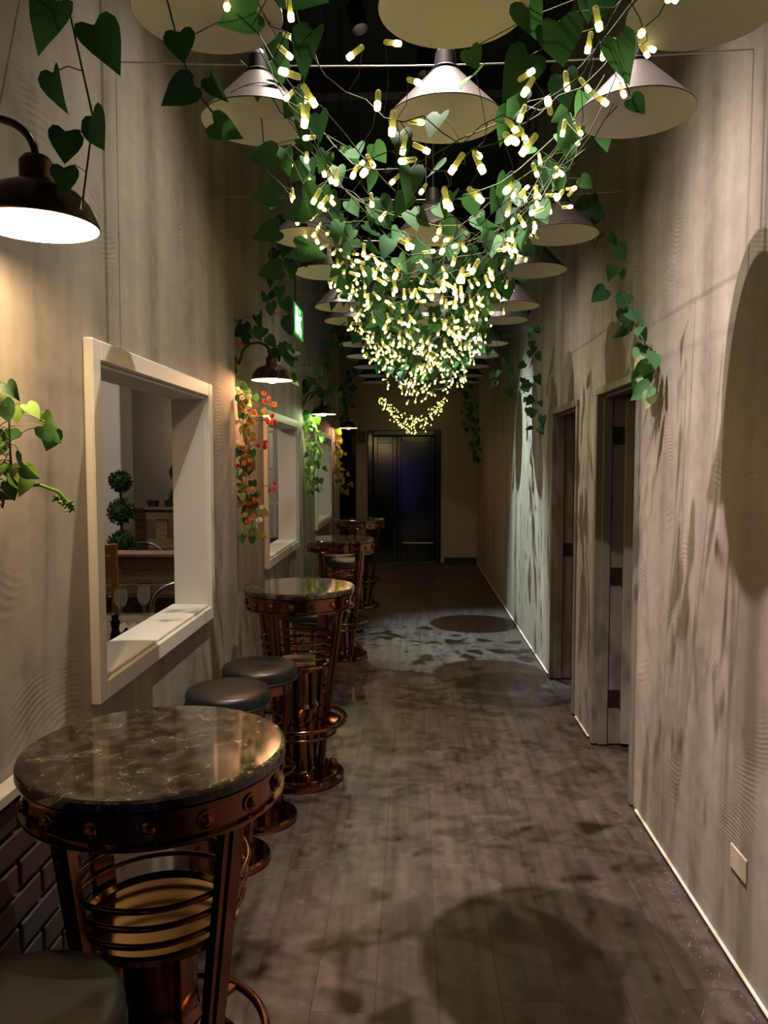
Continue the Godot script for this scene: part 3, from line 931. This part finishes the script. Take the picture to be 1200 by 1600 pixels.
# ---------------------------------------------------------------- lamps
func pendants() -> void:
	var skin := start()
	lathe(skin, [Vector2(0.175, 0), Vector2(0.1765, 0.003), Vector2(0.046, 0.140), Vector2(0.040, 0.143)], 56)
	var skin_mesh := skin.commit()
	var lining := lathe_mesh([Vector2(0.040, 0.139), Vector2(0.044, 0.136), Vector2(0.1735, 0.001), Vector2(0.175, 0)], 56)
	var cap := lathe_mesh([Vector2(0.001, 0.125), Vector2(0.044, 0.125), Vector2(0.044, 0.150), Vector2(0.036, 0.156), Vector2(0.030, 0.20), Vector2(0.022, 0.215), Vector2(0.006, 0.222), Vector2(0.001, 0.222)], 24)
	var rows := ["left", "middle", "right"]
	var first: Node3D = null
	for i in PENDANT_D.size():
		for k in 3:
			var label := "grey cone pendant lamp in the %s row, %s from the camera" % [rows[k], ORD[i]]
			var o: Node3D
			if first == null:
				o = thing("pendant_lamp", label, "lamp")
				var sh := obj("shade", skin_mesh, M["shade skin"], o)
				obj("lining", lining, M["shade lining"], sh)
				obj("cap", cap, M["cap black"], o)
				obj("cord", tube_mesh([Vector3(0, 0.215, 0), Vector3(0, CEIL - RIM_H, 0)], 0.004, 6), M["cable"], o)
				first = o
			else:
				o = first.duplicate()
				o.name = numbered("pendant_lamp")
				add_child(o, true)
			tag(o, label, "lamp", "grey cone pendants in three rows")
			o.position = Vector3(ROW_X[k] + rng.randf_range(-0.01, 0.01), RIM_H, -PENDANT_D[i] - rng.randf_range(-0.02, 0.02))
	for k in 2:
		tag(obj("support_cable", tube_mesh([Vector3(CABLE_X[k], WIRE_H + 0.0, 2.85), Vector3(CABLE_X[k], WIRE_H - 0.015, -5.0), Vector3(CABLE_X[k], WIRE_H, -END_D)], 0.0015, 5), M["cable"]), ["thin dark cable running down the left side of the garlands", "thin dark cable running down the right side of the garlands"][k], "cable")
	# steel wires strung from wall to wall by each row
	for i in PENDANT_D.size():
		var d: float = PENDANT_D[i] + 0.07
		var xl := -0.951 if d < 4.1 else (-1.001 if d < 6.95 else -1.051)
		var pts := []
		for k in 13:
			var u := k / 12.0
			pts.append(Vector3(lerpf(xl, 1.051, u), WIRE_H - 0.03 * sin(PI * u), -d))
		tag(obj("support_wire", tube_mesh(pts, 0.0025, 5), M["steel wire"]), "thin steel wire across the corridor above the %s pendant row" % ORD[i], "wire", "steel wires across the corridor")

const CABLE_X := [-0.55, 0.69]

const SCONCE := [[-0.95, 1.53], [-1.0, 4.34], [-1.05, 7.3], [-1.05, 10.1]]

func sconces() -> void:
	var shade := lathe_mesh([Vector2(0.115, 0), Vector2(0.118, 0.003), Vector2(0.112, 0.018), Vector2(0.100, 0.045), Vector2(0.080, 0.066), Vector2(0.055, 0.078), Vector2(0.036, 0.082)], 40, true)
	var lining := lathe_mesh([Vector2(0.030, 0.078), Vector2(0.054, 0.074), Vector2(0.078, 0.063), Vector2(0.097, 0.043), Vector2(0.109, 0.017), Vector2(0.115, 0)], 40, true)
	var neck := lathe_mesh([Vector2(0.001, 0.070), Vector2(0.038, 0.070), Vector2(0.038, 0.085), Vector2(0.032, 0.09), Vector2(0.032, 0.125), Vector2(0.024, 0.135), Vector2(0.010, 0.138), Vector2(0.001, 0.138)], 24)
	var bulb := lathe_mesh([Vector2(0.001, -0.018), Vector2(0.018, -0.014), Vector2(0.028, 0.002), Vector2(0.030, 0.020), Vector2(0.022, 0.045), Vector2(0.014, 0.062), Vector2(0.013, 0.070)], 20, true)
	var arm := []
	for k in 13:
		var a := PI * k / 12.0
		arm.append(Vector3(-0.085 + cos(a) * 0.085, 0.135 + sin(a) * 0.075, 0))
	arm.append(Vector3(-0.182, 0.10, 0))
	arm.append(Vector3(-0.20, 0.085, 0))
	for k in 4:
		var out := 0.205
		var x: float = SCONCE[k][0]
		var at := Vector3(x + out, 2.09, -SCONCE[k][1])
		var n := thing("wall_lamp", ["glaring dome wall lamp with gooseneck at the upper left edge", "bronze gooseneck wall lamp above the pink flower garland", "gooseneck wall lamp above the green fern garland", "gooseneck wall lamp furthest from the camera, near the black door"][k], "lamp", at, "gooseneck wall lamps")
		var sh := obj("shade", shade, M["sconce bronze"], n)
		obj("lining", lining, M["sconce lining"], sh)
		obj("neck", neck, M["sconce bronze"], n)
		obj("bulb", bulb, M["bulb glow"], n)
		obj("arm", tube_mesh(arm, 0.008, 8), M["sconce bronze"], n)
		var pl := obj("wall_plate", lathe_mesh([Vector2(0, 0), Vector2(0.05, 0), Vector2(0.05, 0.008), Vector2(0.035, 0.014), Vector2(0, 0.016)], 24), M["sconce bronze"], n, Vector3(-out, 0.085, 0))
		pl.rotation_degrees.z = -90
		omni(at + Vector3(0, 0.012, 0), [Color(1, 0.84, 0.62), Color(1, 0.72, 0.50), Color(0.92, 1.0, 0.72), Color(1, 0.74, 0.55)][k], [0.72, 0.52, 0.36, 0.34][k], 0.026, "wall_lamp_light")

# ---------------------------------------------------------------- fairy lights
func fairy_lights() -> void:
	var bulb := ArrayMesh.new()
	var st := start()
	lathe(st, [Vector2(0.001, -0.046), Vector2(0.0068, -0.044), Vector2(0.0078, -0.031), Vector2(0.0072, -0.029)], 8)
	st.set_material(M["led glow"])
	st.commit(bulb)
	st = start()
	lathe(st, [Vector2(0.0064, -0.030), Vector2(0.0064, -0.002), Vector2(0.0045, 0.002), Vector2(0.001, 0.002)], 8)
	st.set_material(M["led sleeve"])
	st.commit(bulb)
	var ds := []
	for k in 21:
		ds.append(1.62 + k * 0.295)
	for k in 5:
		ds.append(11.1 + k * 0.27)
	for i in ds.size():
		var d: float = ds[i]
		var near := d < 3.0
		var n := thing("fairy_light_string", "warm fairy light swag across the corridor, %s from the camera" % ORD[i], "string lights", Vector3.ZERO, "fairy light swags")
		var half := 0.56 + rng.randf_range(-0.05, 0.05)
		var cx := 0.07 + rng.randf_range(-0.05, 0.05)
		if d > 10.0:
			half = 0.50
			cx = 0.0
		var sag := rng.randf_range(0.42, 0.60) if d < 10.0 else rng.randf_range(0.30, 0.58)
		var top := WIRE_H - rng.randf_range(0.02, 0.10)
		if d > 10.0:
			top = 2.72
		var pts := []
		for k in 25:
			var u := k / 12.0 - 1.0
			pts.append(Vector3(cx + u * half, top - sag * (1.0 - u * u) + 0.02 * sin(k * 1.9 + i), -d + 0.03 * sin(k * 1.3 + i * 2.0)))
		# the ends are tied to the two long cables
		pts.push_front(Vector3(CABLE_X[0], WIRE_H, -d))
		pts.push_back(Vector3(CABLE_X[1], WIRE_H, -d))
		var wire := start()
		tube(wire, pts, 0.0016, 4)
		var count := 26 if near else 34
		if d > 10.0:
			count = 34
		var mid := Vector3.ZERO
		for k in count:
			var u := rng.randf_range(0.02, 0.98) * 24.0
			var a: Vector3 = pts[1 + int(u)]
			var b: Vector3 = pts[mini(2 + int(u), 25)]
			var p := a.lerp(b, u - int(u))
			var q := p + Vector3(rng.randf_range(-0.05, 0.05), -rng.randf_range(0.0, 0.10) + (0.22 * rng.randf() * rng.randf() if d < 8.0 else 0.0), rng.randf_range(-0.10, 0.10))
			tube(wire, [p, (p + q) / 2.0 + Vector3(0.01, -0.01, 0.0), q], 0.0012, 3)
			var o := obj("bulb", bulb, null, n, q)
			o.rotation = Vector3(rng.randfn() * 0.5, rng.randf() * TAU, rng.randfn() * 0.5)
			if rng.randf() < 0.25:
				o.rotation.x += 1.4
			mid += q / count
		obj("wire", wire.commit(), M["light wire"], n)
		omni(mid + Vector3(0, 0.02, 0), Color(1.0, 0.86, 0.42), 0.002, 0.05, "fairy_light_glow")

# ---------------------------------------------------------------- greenery
var leaves := []

# heart-shaped leaf, base at the origin, tip along -y, face along +z; one unit long
func leaf_mesh(curl: float, fold: float, wide: float) -> ArrayMesh:
	var st := SurfaceTool.new()
	st.begin(Mesh.PRIMITIVE_TRIANGLES)
	st.set_smooth_group(0)
	var prof := [[-0.13, 0.0, 0.20], [-0.10, 0.10, 0.36], [0.10, 0.0, 0.47], [0.32, 0.0, 0.45], [0.55, 0.0, 0.34], [0.78, 0.0, 0.17], [1.0, 0.0, 0.0]]
	var mid := []
	var lft := []
	var rgt := []
	for i in prof.size():
		var y: float = prof[i][0]
		var w: float = prof[i][2] * wide
		var ym := maxf(y, 0.0) if i < 2 else y
		mid.append(Vector3(0, -ym, -curl * ym * ym))
		lft.append(Vector3(-w, -y, -curl * y * y + fold * w))
		rgt.append(Vector3(w, -y, -curl * y * y + fold * w))
	for i in prof.size() - 1:
		for q in [[mid[i], lft[i], lft[i + 1], mid[i + 1]], [rgt[i], mid[i], mid[i + 1], rgt[i + 1]]]:
			for t in [[0, 1, 2], [0, 2, 3]]:
				var a: Vector3 = q[t[0]]
				var b: Vector3 = q[t[1]]
				var c: Vector3 = q[t[2]]
				if (b - a).cross(c - a).length() < 1e-7:
					continue
				if (b - a).cross(c - a).z > 0.0:
					var s := b
					b = c
					c = s
				for v in [a, b, c]:
					st.add_vertex(v)
	st.generate_normals()
	return st.commit()

func leaf_basis(tip: Vector3, face: Vector3, size: float) -> Basis:
	var y := -tip.normalized()
	var z := (face - y * face.dot(y)).normalized()
	return Basis(y.cross(z) * size, y * size, z * size)

func add_leaf(n: Node3D, at: Vector3, tip: Vector3, face: Vector3, size: float, m := "", called := "leaf") -> void:
	var pick := m if m != "" else ["leaf a", "leaf b", "leaf b", "leaf c"][rng.randi_range(0, 3)] as String
	var o := obj(called, leaves[rng.randi_range(0, 3)], M[pick], n)
	o.transform = Transform3D(leaf_basis(tip, face, size), at)

# a vine along a path of points with leaves on short stalks
func vine(called: String, label: String, group: String, path: Array, count: int, size: float, spread: float, mats := [], face := Vector3(0, 0, 1)) -> Node3D:
	var n := thing(called, label, "plant", Vector3.ZERO, group)
	var cv := Curve3D.new()
	for i in path.size():
		var tan_: Vector3 = (path[mini(i + 1, path.size() - 1)] - path[maxi(i - 1, 0)]) / 6.0
		cv.add_point(path[i], -tan_, tan_)
	var len_ := cv.get_baked_length()
	var st := start()
	var pts := []
	for k in 17:
		pts.append(cv.sample_baked(len_ * k / 16.0))
	tube(st, pts, 0.0022, 4)
	for k in count:
		var p := cv.sample_baked(len_ * (k + rng.randf()) / count)
		var off := Vector3(rng.randfn(), rng.randfn() * 0.6, rng.randfn()) * spread
		var q := p + off
		q.x = clampf(q.x, wall_x(-q.z) + 0.06, 0.98)
		off = q - p
		tube(st, [p, p + off * 0.5 + Vector3(0, 0.008, 0), q], 0.0012, 3)
		var tip := Vector3(rng.randfn() * 0.45, -1.0, rng.randfn() * 0.35) + off.normalized() * 0.5
		var f := face + Vector3(rng.randfn(), rng.randfn(), rng.randfn()) * 0.55
		add_leaf(n, q, tip, f, size * rng.randf_range(0.75, 1.2), mats[rng.randi_range(0, mats.size() - 1)] if mats else "")
	obj("stem", st.commit(), M["stem green"], n)
	return n

# a vine whose leaves are given one by one: [place, tip angle in degrees from straight down (anticlockwise), size]
func set_vine(label: String, path: Array, list: Array) -> void:
	var n := thing("ivy_vine", label, "plant", Vector3.ZERO, "ivy vines")
	var st := start()
	tube(st, path, 0.002, 4)
	for e in list:
		var c: Vector3 = e[0]
		var a := deg_to_rad(e[1])
		var tip := Vector3(sin(a), -cos(a), 0.15)
		var base: Vector3 = c - tip.normalized() * e[2] * 0.42
		var near: Vector3 = path[0]
		for i in path.size() - 1:
			var p := Geometry3D.get_closest_point_to_segment(base, path[i], path[i + 1])
			if p.distance_to(base) < near.distance_to(base):
				near = p
		tube(st, [near, (near + base) / 2.0 + Vector3(0, 0.01, 0), base], 0.0013, 3)
		add_leaf(n, base, tip, Vector3(rng.randfn() * 0.35, -0.25 + rng.randfn() * 0.2, 1.0), e[2])
	obj("stem", st.commit(), M["stem green"], n)

func flower(n: Node3D, at: Vector3, out: Vector3, size: float, m: String) -> void:
	var st := SurfaceTool.new()
	st.begin(Mesh.PRIMITIVE_TRIANGLES)
	var u := out.cross(Vector3.UP).normalized()
	var w := u.cross(out).normalized()
	for ring in 2:
		for k in 5:
			var a := TAU * (k + ring * 0.5) / 5.0
			var e := u * cos(a) + w * sin(a)
			var s := e.cross(out)
			var r := size * (1.0 if ring == 0 else 0.62)
			var lift := 0.25 if ring == 0 else 0.75
			var b := Vector3.ZERO
			var t := e * r * 0.55 + out * r * lift
			tri(st, b, t * 0.75 + s * r * 0.38, t, (out - e * 0.3).normalized())
			tri(st, b, t * 0.75 - s * r * 0.38, t, (out - e * 0.3).normalized())
	obj("flower", st.commit(), M[m], n, at)

func greenery() -> void:
	leaves = [leaf_mesh(0.10, 0.22, 1.0), leaf_mesh(0.28, 0.30, 0.92), leaf_mesh(0.02, 0.12, 1.05), leaf_mesh(0.40, 0.45, 0.85)]
	# single vines near the camera
	set_vine("trailing vine with large heart leaves in the upper left corner", V([[-0.74, 2.92, -1.45], [-0.66, 2.62, -1.42], [-0.60, 2.36, -1.40], [-0.575, 2.24, -1.40], [-0.60, 2.08, -1.40]]), [
		[Vector3(-0.645, 2.40, -1.38), -25.0, 0.090], [Vector3(-0.545, 2.36, -1.38), 30.0, 0.090], [Vector3(-0.635, 2.285, -1.38), 8.0, 0.066], [Vector3(-0.56, 2.21, -1.38), 20.0, 0.070], [Vector3(-0.618, 2.185, -1.38), 0.0, 0.060], [Vector3(-0.625, 2.13, -1.39), 5.0, 0.050]])
	set_vine("ivy vine hanging in front of the nearest left pendant", V([[-0.52, 2.92, -1.70], [-0.55, 2.72, -1.66], [-0.50, 2.52, -1.66], [-0.47, 2.42, -1.66], [-0.40, 2.33, -1.66]]), [
		[Vector3(-0.62, 2.63, -1.64), 40.0, 0.080], [Vector3(-0.36, 2.545, -1.64), -70.0, 0.085], [Vector3(-0.485, 2.49, -1.64), 10.0, 0.068], [Vector3(-0.49, 2.395, -1.64), -60.0, 0.078], [Vector3(-0.415, 2.405, -1.64), 30.0, 0.056], [Vector3(-0.395, 2.32, -1.64), 60.0, 0.066]])
	set_vine("ivy vine with broad leaves left of the middle pendants", V([[-0.30, 2.93, -1.9], [-0.29, 2.75, -1.86], [-0.26, 2.6, -1.86]]), [
		[Vector3(-0.26, 2.71, -1.84), 70.0, 0.105], [Vector3(-0.25, 2.585, -1.84), -20.0, 0.105], [Vector3(-0.33, 2.80, -1.84), -20.0, 0.09]])
	set_vine("ivy vine down the left side between the left pendants", V([[-0.52, 2.93, -2.6], [-0.49, 2.7, -2.55], [-0.47, 2.45, -2.52], [-0.45, 2.2, -2.5]]), [
		[Vector3(-0.475, 2.60, -2.5), -80.0, 0.090], [Vector3(-0.47, 2.47, -2.48), -85.0, 0.092], [Vector3(-0.465, 2.355, -2.48), -75.0, 0.090], [Vector3(-0.355, 2.415, -2.48), 60.0, 0.076], [Vector3(-0.335, 2.295, -2.48), 70.0, 0.098], [Vector3(-0.455, 2.235, -2.48), -80.0, 0.080], [Vector3(-0.34, 2.63, -2.48), 50.0, 0.06]])
	set_vine("leafy vine at the top between the middle and right pendants", V([[0.42, 2.93, -1.95], [0.40, 2.75, -1.9], [0.46, 2.62, -1.9], [0.52, 2.5, -1.92]]), [
		[Vector3(0.43, 2.68, -1.86), -10.0, 0.085], [Vector3(0.34, 2.60, -1.86), 5.0, 0.112], [Vector3(0.48, 2.565, -1.86), 15.0, 0.098], [Vector3(0.245, 2.53, -1.86), -30.0, 0.112], [Vector3(0.27, 2.66, -1.87), 20.0, 0.09], [Vector3(0.14, 2.575, -1.88), 20.0, 0.055], [Vector3(0.53, 2.47, -1.9), 40.0, 0.05]])
	# the garland down the right wall to the near door frame
	vine("ivy_vine", "ivy strand trailing down the right wall to the nearest door frame", "ivy vines", V([[0.80, 2.92, -3.75], [0.93, 2.62, -3.70], [0.965, 2.40, -3.62], [0.975, 2.22, -3.45], [0.99, 2.10, -3.30], [1.0, 2.02, -3.2]]), 22, 0.072, 0.035)
	vine("ivy_vine", "small tuft of ivy at the corner of the nearest door frame", "ivy vines", V([[1.03, 2.10, -3.35], [1.01, 2.05, -3.28], [1.0, 1.96, -3.25], [1.01, 1.9, -3.25]]), 9, 0.085, 0.03, ["leaf a", "leaf b", "leaf c", "leaf pale"])
	# two strands by the further door
	vine("ivy_vine", "round-leaved ivy strand above the further right doorway", "ivy vines", V([[0.80, 2.92, -5.9], [0.88, 2.65, -5.9], [0.90, 2.35, -5.85], [0.93, 2.05, -5.8], [0.95, 1.82, -5.8]]), 24, 0.072, 0.035)
	vine("ivy_vine", "ivy strand left of the further right doorway, hung lower", "ivy vines", V([[0.62, 2.92, -6.6], [0.72, 2.6, -6.6], [0.80, 2.36, -6.5], [0.9, 2.22, -6.4], [1.0, 2.1, -6.3]]), 22, 0.075, 0.05)
	vine("ivy_vine", "dark ivy strand at the right end of the corridor", "ivy vines", V([[0.72, 2.95, -11.3], [0.78, 2.6, -11.4], [0.86, 2.2, -11.5], [0.93, 1.9, -11.5], [0.95, 1.7, -11.5]]), 60, 0.075, 0.06)
	vine("ivy_vine", "dark ivy strand at the left end of the corridor", "ivy vines", V([[-0.85, 3.0, -10.8], [-0.90, 2.7, -10.8], [-0.93, 2.4, -10.8], [-0.93, 2.15, -10.8]]), 34, 0.075, 0.06)
	# bunches round the sconces
	vine("ivy_vine", "dark ivy bunch above the second wall lamp", "ivy vines", V([[-0.99, 2.42, -4.18], [-0.93, 2.36, -4.25], [-0.82, 2.33, -4.3], [-0.74, 2.26, -4.36], [-0.66, 2.15, -4.4]]), 20, 0.075, 0.055, ["leaf b", "leaf b", "leaf a"])
	vine("ivy_vine", "ivy hanging beside the exit sign on the left", "ivy vines", V([[-0.56, 2.95, -4.05], [-0.66, 2.75, -4.15], [-0.74, 2.55, -4.2], [-0.76, 2.38, -4.2]]), 22, 0.082, 0.05, ["leaf b", "leaf a", "leaf b"])
	vine("ivy_vine", "teal lit ivy bunch above the third wall lamp", "ivy vines", V([[-1.04, 2.42, -7.15], [-0.95, 2.36, -7.25], [-0.85, 2.30, -7.3], [-0.80, 2.22, -7.35]]), 18, 0.075, 0.06, ["leaf b", "leaf a", "leaf c"])
	vine("ivy_vine", "thin ivy strand on the left beyond the second wall lamp", "ivy vines", V([[-0.62, 2.882, -6.97], [-0.72, 2.7, -6.9], [-0.74, 2.45, -6.8], [-0.72, 2.25, -6.9]]), 14, 0.07, 0.04)
	# garlands hanging under the sconces
	lime_garland()
	flower_garland()
	vine("fern_garland", "green fern garland hanging under the third wall lamp", "wall garlands", V([[-1.03, 2.12, -7.25], [-0.97, 1.98, -7.3], [-0.96, 1.75, -7.3], [-0.98, 1.5, -7.3], [-1.0, 1.38, -7.3]]), 74, 0.062, 0.055, ["leaf lime", "leaf c", "leaf lime", "leaf pale"])
	vine("vine_garland", "golden leafy garland under the furthest wall lamp", "wall garlands", V([[-1.03, 2.05, -10.05], [-0.98, 1.9, -10.1], [-0.99, 1.6, -10.1], [-0.95, 1.35, -10.1], [-0.85, 1.3, -10.1]]), 46, 0.075, 0.045, ["leaf gold", "leaf gold", "leaf lime"])
	# ivy woven among the fairy lights
	for i in 20:
		var d := 2.3 + i * 0.275
		var half := 0.55
		var side := -1.0 if i % 2 == 0 else 1.0
		var path := []
		for k in 8:
			var u := -1.0 + k / 7.0 * 2.0
			path.append(Vector3(0.07 + u * half, WIRE_H - 0.02 - rng.randf_range(0.30, 0.48) * (1.0 - u * u), -d - side * u * 0.25))
		vine("ivy_swag", "ivy swag woven among the fairy lights, %s from the camera" % ORD[i], "ivy swags", path, 32 if d > 3.2 else 18, 0.082, 0.065, ["leaf a", "leaf c", "leaf c", "leaf b"])

func wall_x(d: float) -> float:
	return -0.95 if d < 4.1 else (-1.0 if d < 6.95 else -1.05)

func V(a: Array) -> Array:
	var out := []
	for p in a:
		out.append(Vector3(p[0], p[1], p[2]))
	return out

func lime_garland() -> void:
	var n := vine("leaf_garland", "bright lime leafy garland at the left edge under the nearest lamp", "wall garlands", V([[-0.94, 1.84, -1.52], [-0.86, 1.79, -1.54], [-0.82, 1.72, -1.54], [-0.82, 1.62, -1.54], [-0.84, 1.53, -1.54]]), 64, 0.046, 0.038, ["leaf lime", "leaf c", "leaf pale", "leaf b", "leaf lime"])
	var st := start()
	tube(st, V([[-0.87, 1.57, -1.57], [-0.80, 1.575, -1.62], [-0.77, 1.56, -1.64], [-0.745, 1.52, -1.66]]), 0.004, 5)
	for k in 26:
		var u := 0.4 + 0.6 * k / 25.0
		var p := Vector3(lerpf(-0.80, -0.745, u), lerpf(1.572, 1.52, u), lerpf(-1.62, -1.66, u))
		tube(st, [p, p + Vector3(rng.randfn(), rng.randfn(), rng.randfn()) * 0.007], 0.0025, 4)
	obj("catkin", st.commit(), M["leaf lime"], n)

func flower_garland() -> void:
	var n := vine("flower_garland", "garland of pink and peach flowers under the second wall lamp", "wall garlands", V([[-0.98, 2.05, -4.2], [-0.93, 1.95, -4.22], [-0.93, 1.75, -4.22], [-0.92, 1.5, -4.22], [-0.90, 1.3, -4.22], [-0.91, 1.2, -4.22]]), 80, 0.055, 0.045, ["leaf c", "leaf gold", "leaf b", "leaf pale", "leaf gold"])
	var spots := [[-0.80, 1.97, 0], [-0.77, 1.94, 2], [-0.79, 1.87, 0], [-0.765, 1.855, 1], [-0.88, 1.80, 2], [-0.90, 1.74, 0], [-0.82, 1.72, 1], [-0.89, 1.63, 0], [-0.78, 1.50, 1], [-0.90, 1.50, 2], [-0.87, 1.42, 0], [-0.89, 1.38, 1], [-0.93, 1.92, 2], [-0.95, 1.85, 3], [-0.92, 1.68, 2], [-0.86, 1.33, 3], [-0.9, 1.33, 0], [-0.94, 1.6, 1], [-0.86, 1.9, 2], [-0.91, 1.98, 3]]
	var twigs := start()
	for s in spots:
		var tip := Vector3(s[0], s[1], -4.17)
		var root := Vector3(-0.925, s[1] - 0.03, -4.22)
		tube(twigs, [root, (root + tip) / 2.0 + Vector3(0, 0.02, 0), tip], 0.0016, 4)
		for j in 3:
			flower(n, Vector3(s[0] + rng.randfn() * 0.014, s[1] + rng.randfn() * 0.018, -4.17 + rng.randfn() * 0.03), Vector3(0.4 + rng.randfn() * 0.4, rng.randfn() * 0.4, 1).normalized(), 0.027, ["petal pink", "petal rose", "petal peach", "petal white"][s[2]])
	obj("twigs", twigs.commit(), M["stem green"], n)
	flower(n, Vector3(-0.93, 2.26, -4.15), Vector3(0.2, 0, 1).normalized(), 0.035, "petal rose")

# ---------------------------------------------------------------- small things
func small_things() -> void:
	# ceiling cans
	for k in SPOTS.size():
		var at: Vector3 = SPOTS[k][0]
		var n := thing("ceiling_spotlight", ["black ceiling spotlight nearest the camera, tilted to the right wall", "black ceiling spotlight nearest the camera, pointing straight down", "black ceiling spotlight left of centre above the second table", "black ceiling spotlight above the middle of the corridor", "black ceiling spotlight above the far part of the corridor"][k], "lamp", at, "ceiling spotlights")
		var dir: Vector3 = (SPOTS[k][1] - at).normalized()
		var head := Basis(dir.cross(Vector3(0, 0, 1)).normalized(), -dir, Vector3.ZERO)
		head.z = head.x.cross(head.y)
		var can := obj("can", lathe_mesh([Vector2(0.052, -0.22), Vector2(0.058, -0.22), Vector2(0.058, -0.05), Vector2(0.02, -0.04), Vector2(0.001, -0.04)], 24), M["cap black"], n)
		can.basis = head
		obj("lens", lathe_mesh([Vector2(0.001, -0.09), Vector2(0.052, -0.09)], 24), M["spot lens"], can)
		obj("bracket", lathe_mesh([Vector2(0.001, -0.055), Vector2(0.018, -0.05), Vector2(0.018, -0.012), Vector2(0.04, -0.01), Vector2(0.04, 0)], 16), M["cap black"], n)
	# exit sign hung by the left wall
	var e := thing("exit_sign", "small lit green and white exit sign hung on the left among ivy", "sign", Vector3(-0.70, 2.46, -4.6))
	e.rotation_degrees.y = 89.0
	obj("case", box_mesh(Vector3(-0.16, -0.10, -0.02), Vector3(0.16, 0.10, 0.018), 0.004), M["grey paint"], e)
	obj("lit_face", box_mesh(Vector3(-0.15, -0.09, 0.017), Vector3(0.15, 0.09, 0.022)), M["exit green"], e)
	var man := start()
	box(man, Vector3(-0.115, -0.075, 0.022), Vector3(-0.045, 0.075, 0.025))
	for b in [[0.0, 0.02, 0.03, -0.02, 0.03], [0.03, -0.02, 0.065, -0.045, 0.02], [0.065, -0.045, 0.05, -0.075, 0.02], [0.0, -0.015, -0.025, -0.07, 0.022], [0.0, 0.03, 0.05, 0.02, 0.016], [0.05, 0.02, 0.075, 0.04, 0.014], [0.0, 0.03, -0.03, 0.005, 0.016]]:
		bar(man, Vector3(b[0], b[1], 0.0235), Vector3(b[2], b[3], 0.0235), Vector3(0, 0, 1), b[4], 0.003)
	for k in 10:
		var a0 := TAU * k / 10.0
		var a1 := TAU * (k + 1) / 10.0
		tri(man, Vector3(0.015, 0.06, 0.025), Vector3(0.015 + cos(a0) * 0.016, 0.06 + sin(a0) * 0.016, 0.025), Vector3(0.015 + cos(a1) * 0.016, 0.06 + sin(a1) * 0.016, 0.025), Vector3(0, 0, 1))
	obj("running_figure", man.commit(), M["exit white"], e)
	obj("hanger", tube_mesh([Vector3(0, 0.095, 0), Vector3(0, CEIL - 2.46, 0)], 0.006, 6), M["dark steel"], e)
	omni(Vector3(-0.66, 2.46, -4.57), Color(0.4, 1.0, 0.6), 0.012, 0.05, "exit_sign_light")
	# blank plate on the right wall
	var p := thing("outlet_plate", "blank cream outlet plate low on the right wall", "outlet", Vector3(1.05, 0.342, -2.43))
	obj("plate", box_mesh(Vector3(-0.006, -0.039, -0.06), Vector3(0, 0.039, 0.06), 0.002), M["cream plastic"], p)
	for s in [-0.042, 0.042]:
		var sc := obj("screw", lathe_mesh([Vector2(0, 0), Vector2(0.0035, 0), Vector2(0.002, 0.0015), Vector2(0, 0.002)], 10), M["cream plastic"], p, Vector3(-0.006, 0, s))
		sc.rotation_degrees.z = 90
	# small dark box on the end wall
	var b := thing("wall_box", "small dark box on the end wall left of the black door", "box", Vector3(-0.835, 2.06, -END_D))
	obj("case", box_mesh(Vector3(-0.055, -0.09, 0), Vector3(0.055, 0.09, 0.06), 0.006), M["cap black"], b)
	obj("grille", box_mesh(Vector3(-0.045, -0.08, 0.06), Vector3(0.045, 0.08, 0.064), 0.002), M["dark steel"], b)
	# plaster dust scuffed along the foot of the right wall
	var du := start()
	for i in 190:
		var d := 2.0 + 2.9 * rng.randf()
		if d > 3.55:
			d = 2.0 + 1.5 * rng.randf()
		var x := 1.035 - absf(rng.randfn()) * 0.09
		var l := rng.randf_range(0.002, 0.012) * (3.0 if rng.randf() < 0.15 else 1.0)
		var xf := Transform3D(Basis(Vector3.UP, rng.randfn() * 0.5), Vector3(x, 0.0005, -d))
		box(du, Vector3(-0.0007, 0, -l / 2), Vector3(0.0007, 0.0004, l / 2), 0.0, xf)
	var dust := obj("plaster_dust", du.commit(), M["scuff"])
	tag(dust, "pale plaster dust and scuffs on the floor along the right wall", "dust")
	dust.set_meta("kind", "stuff")
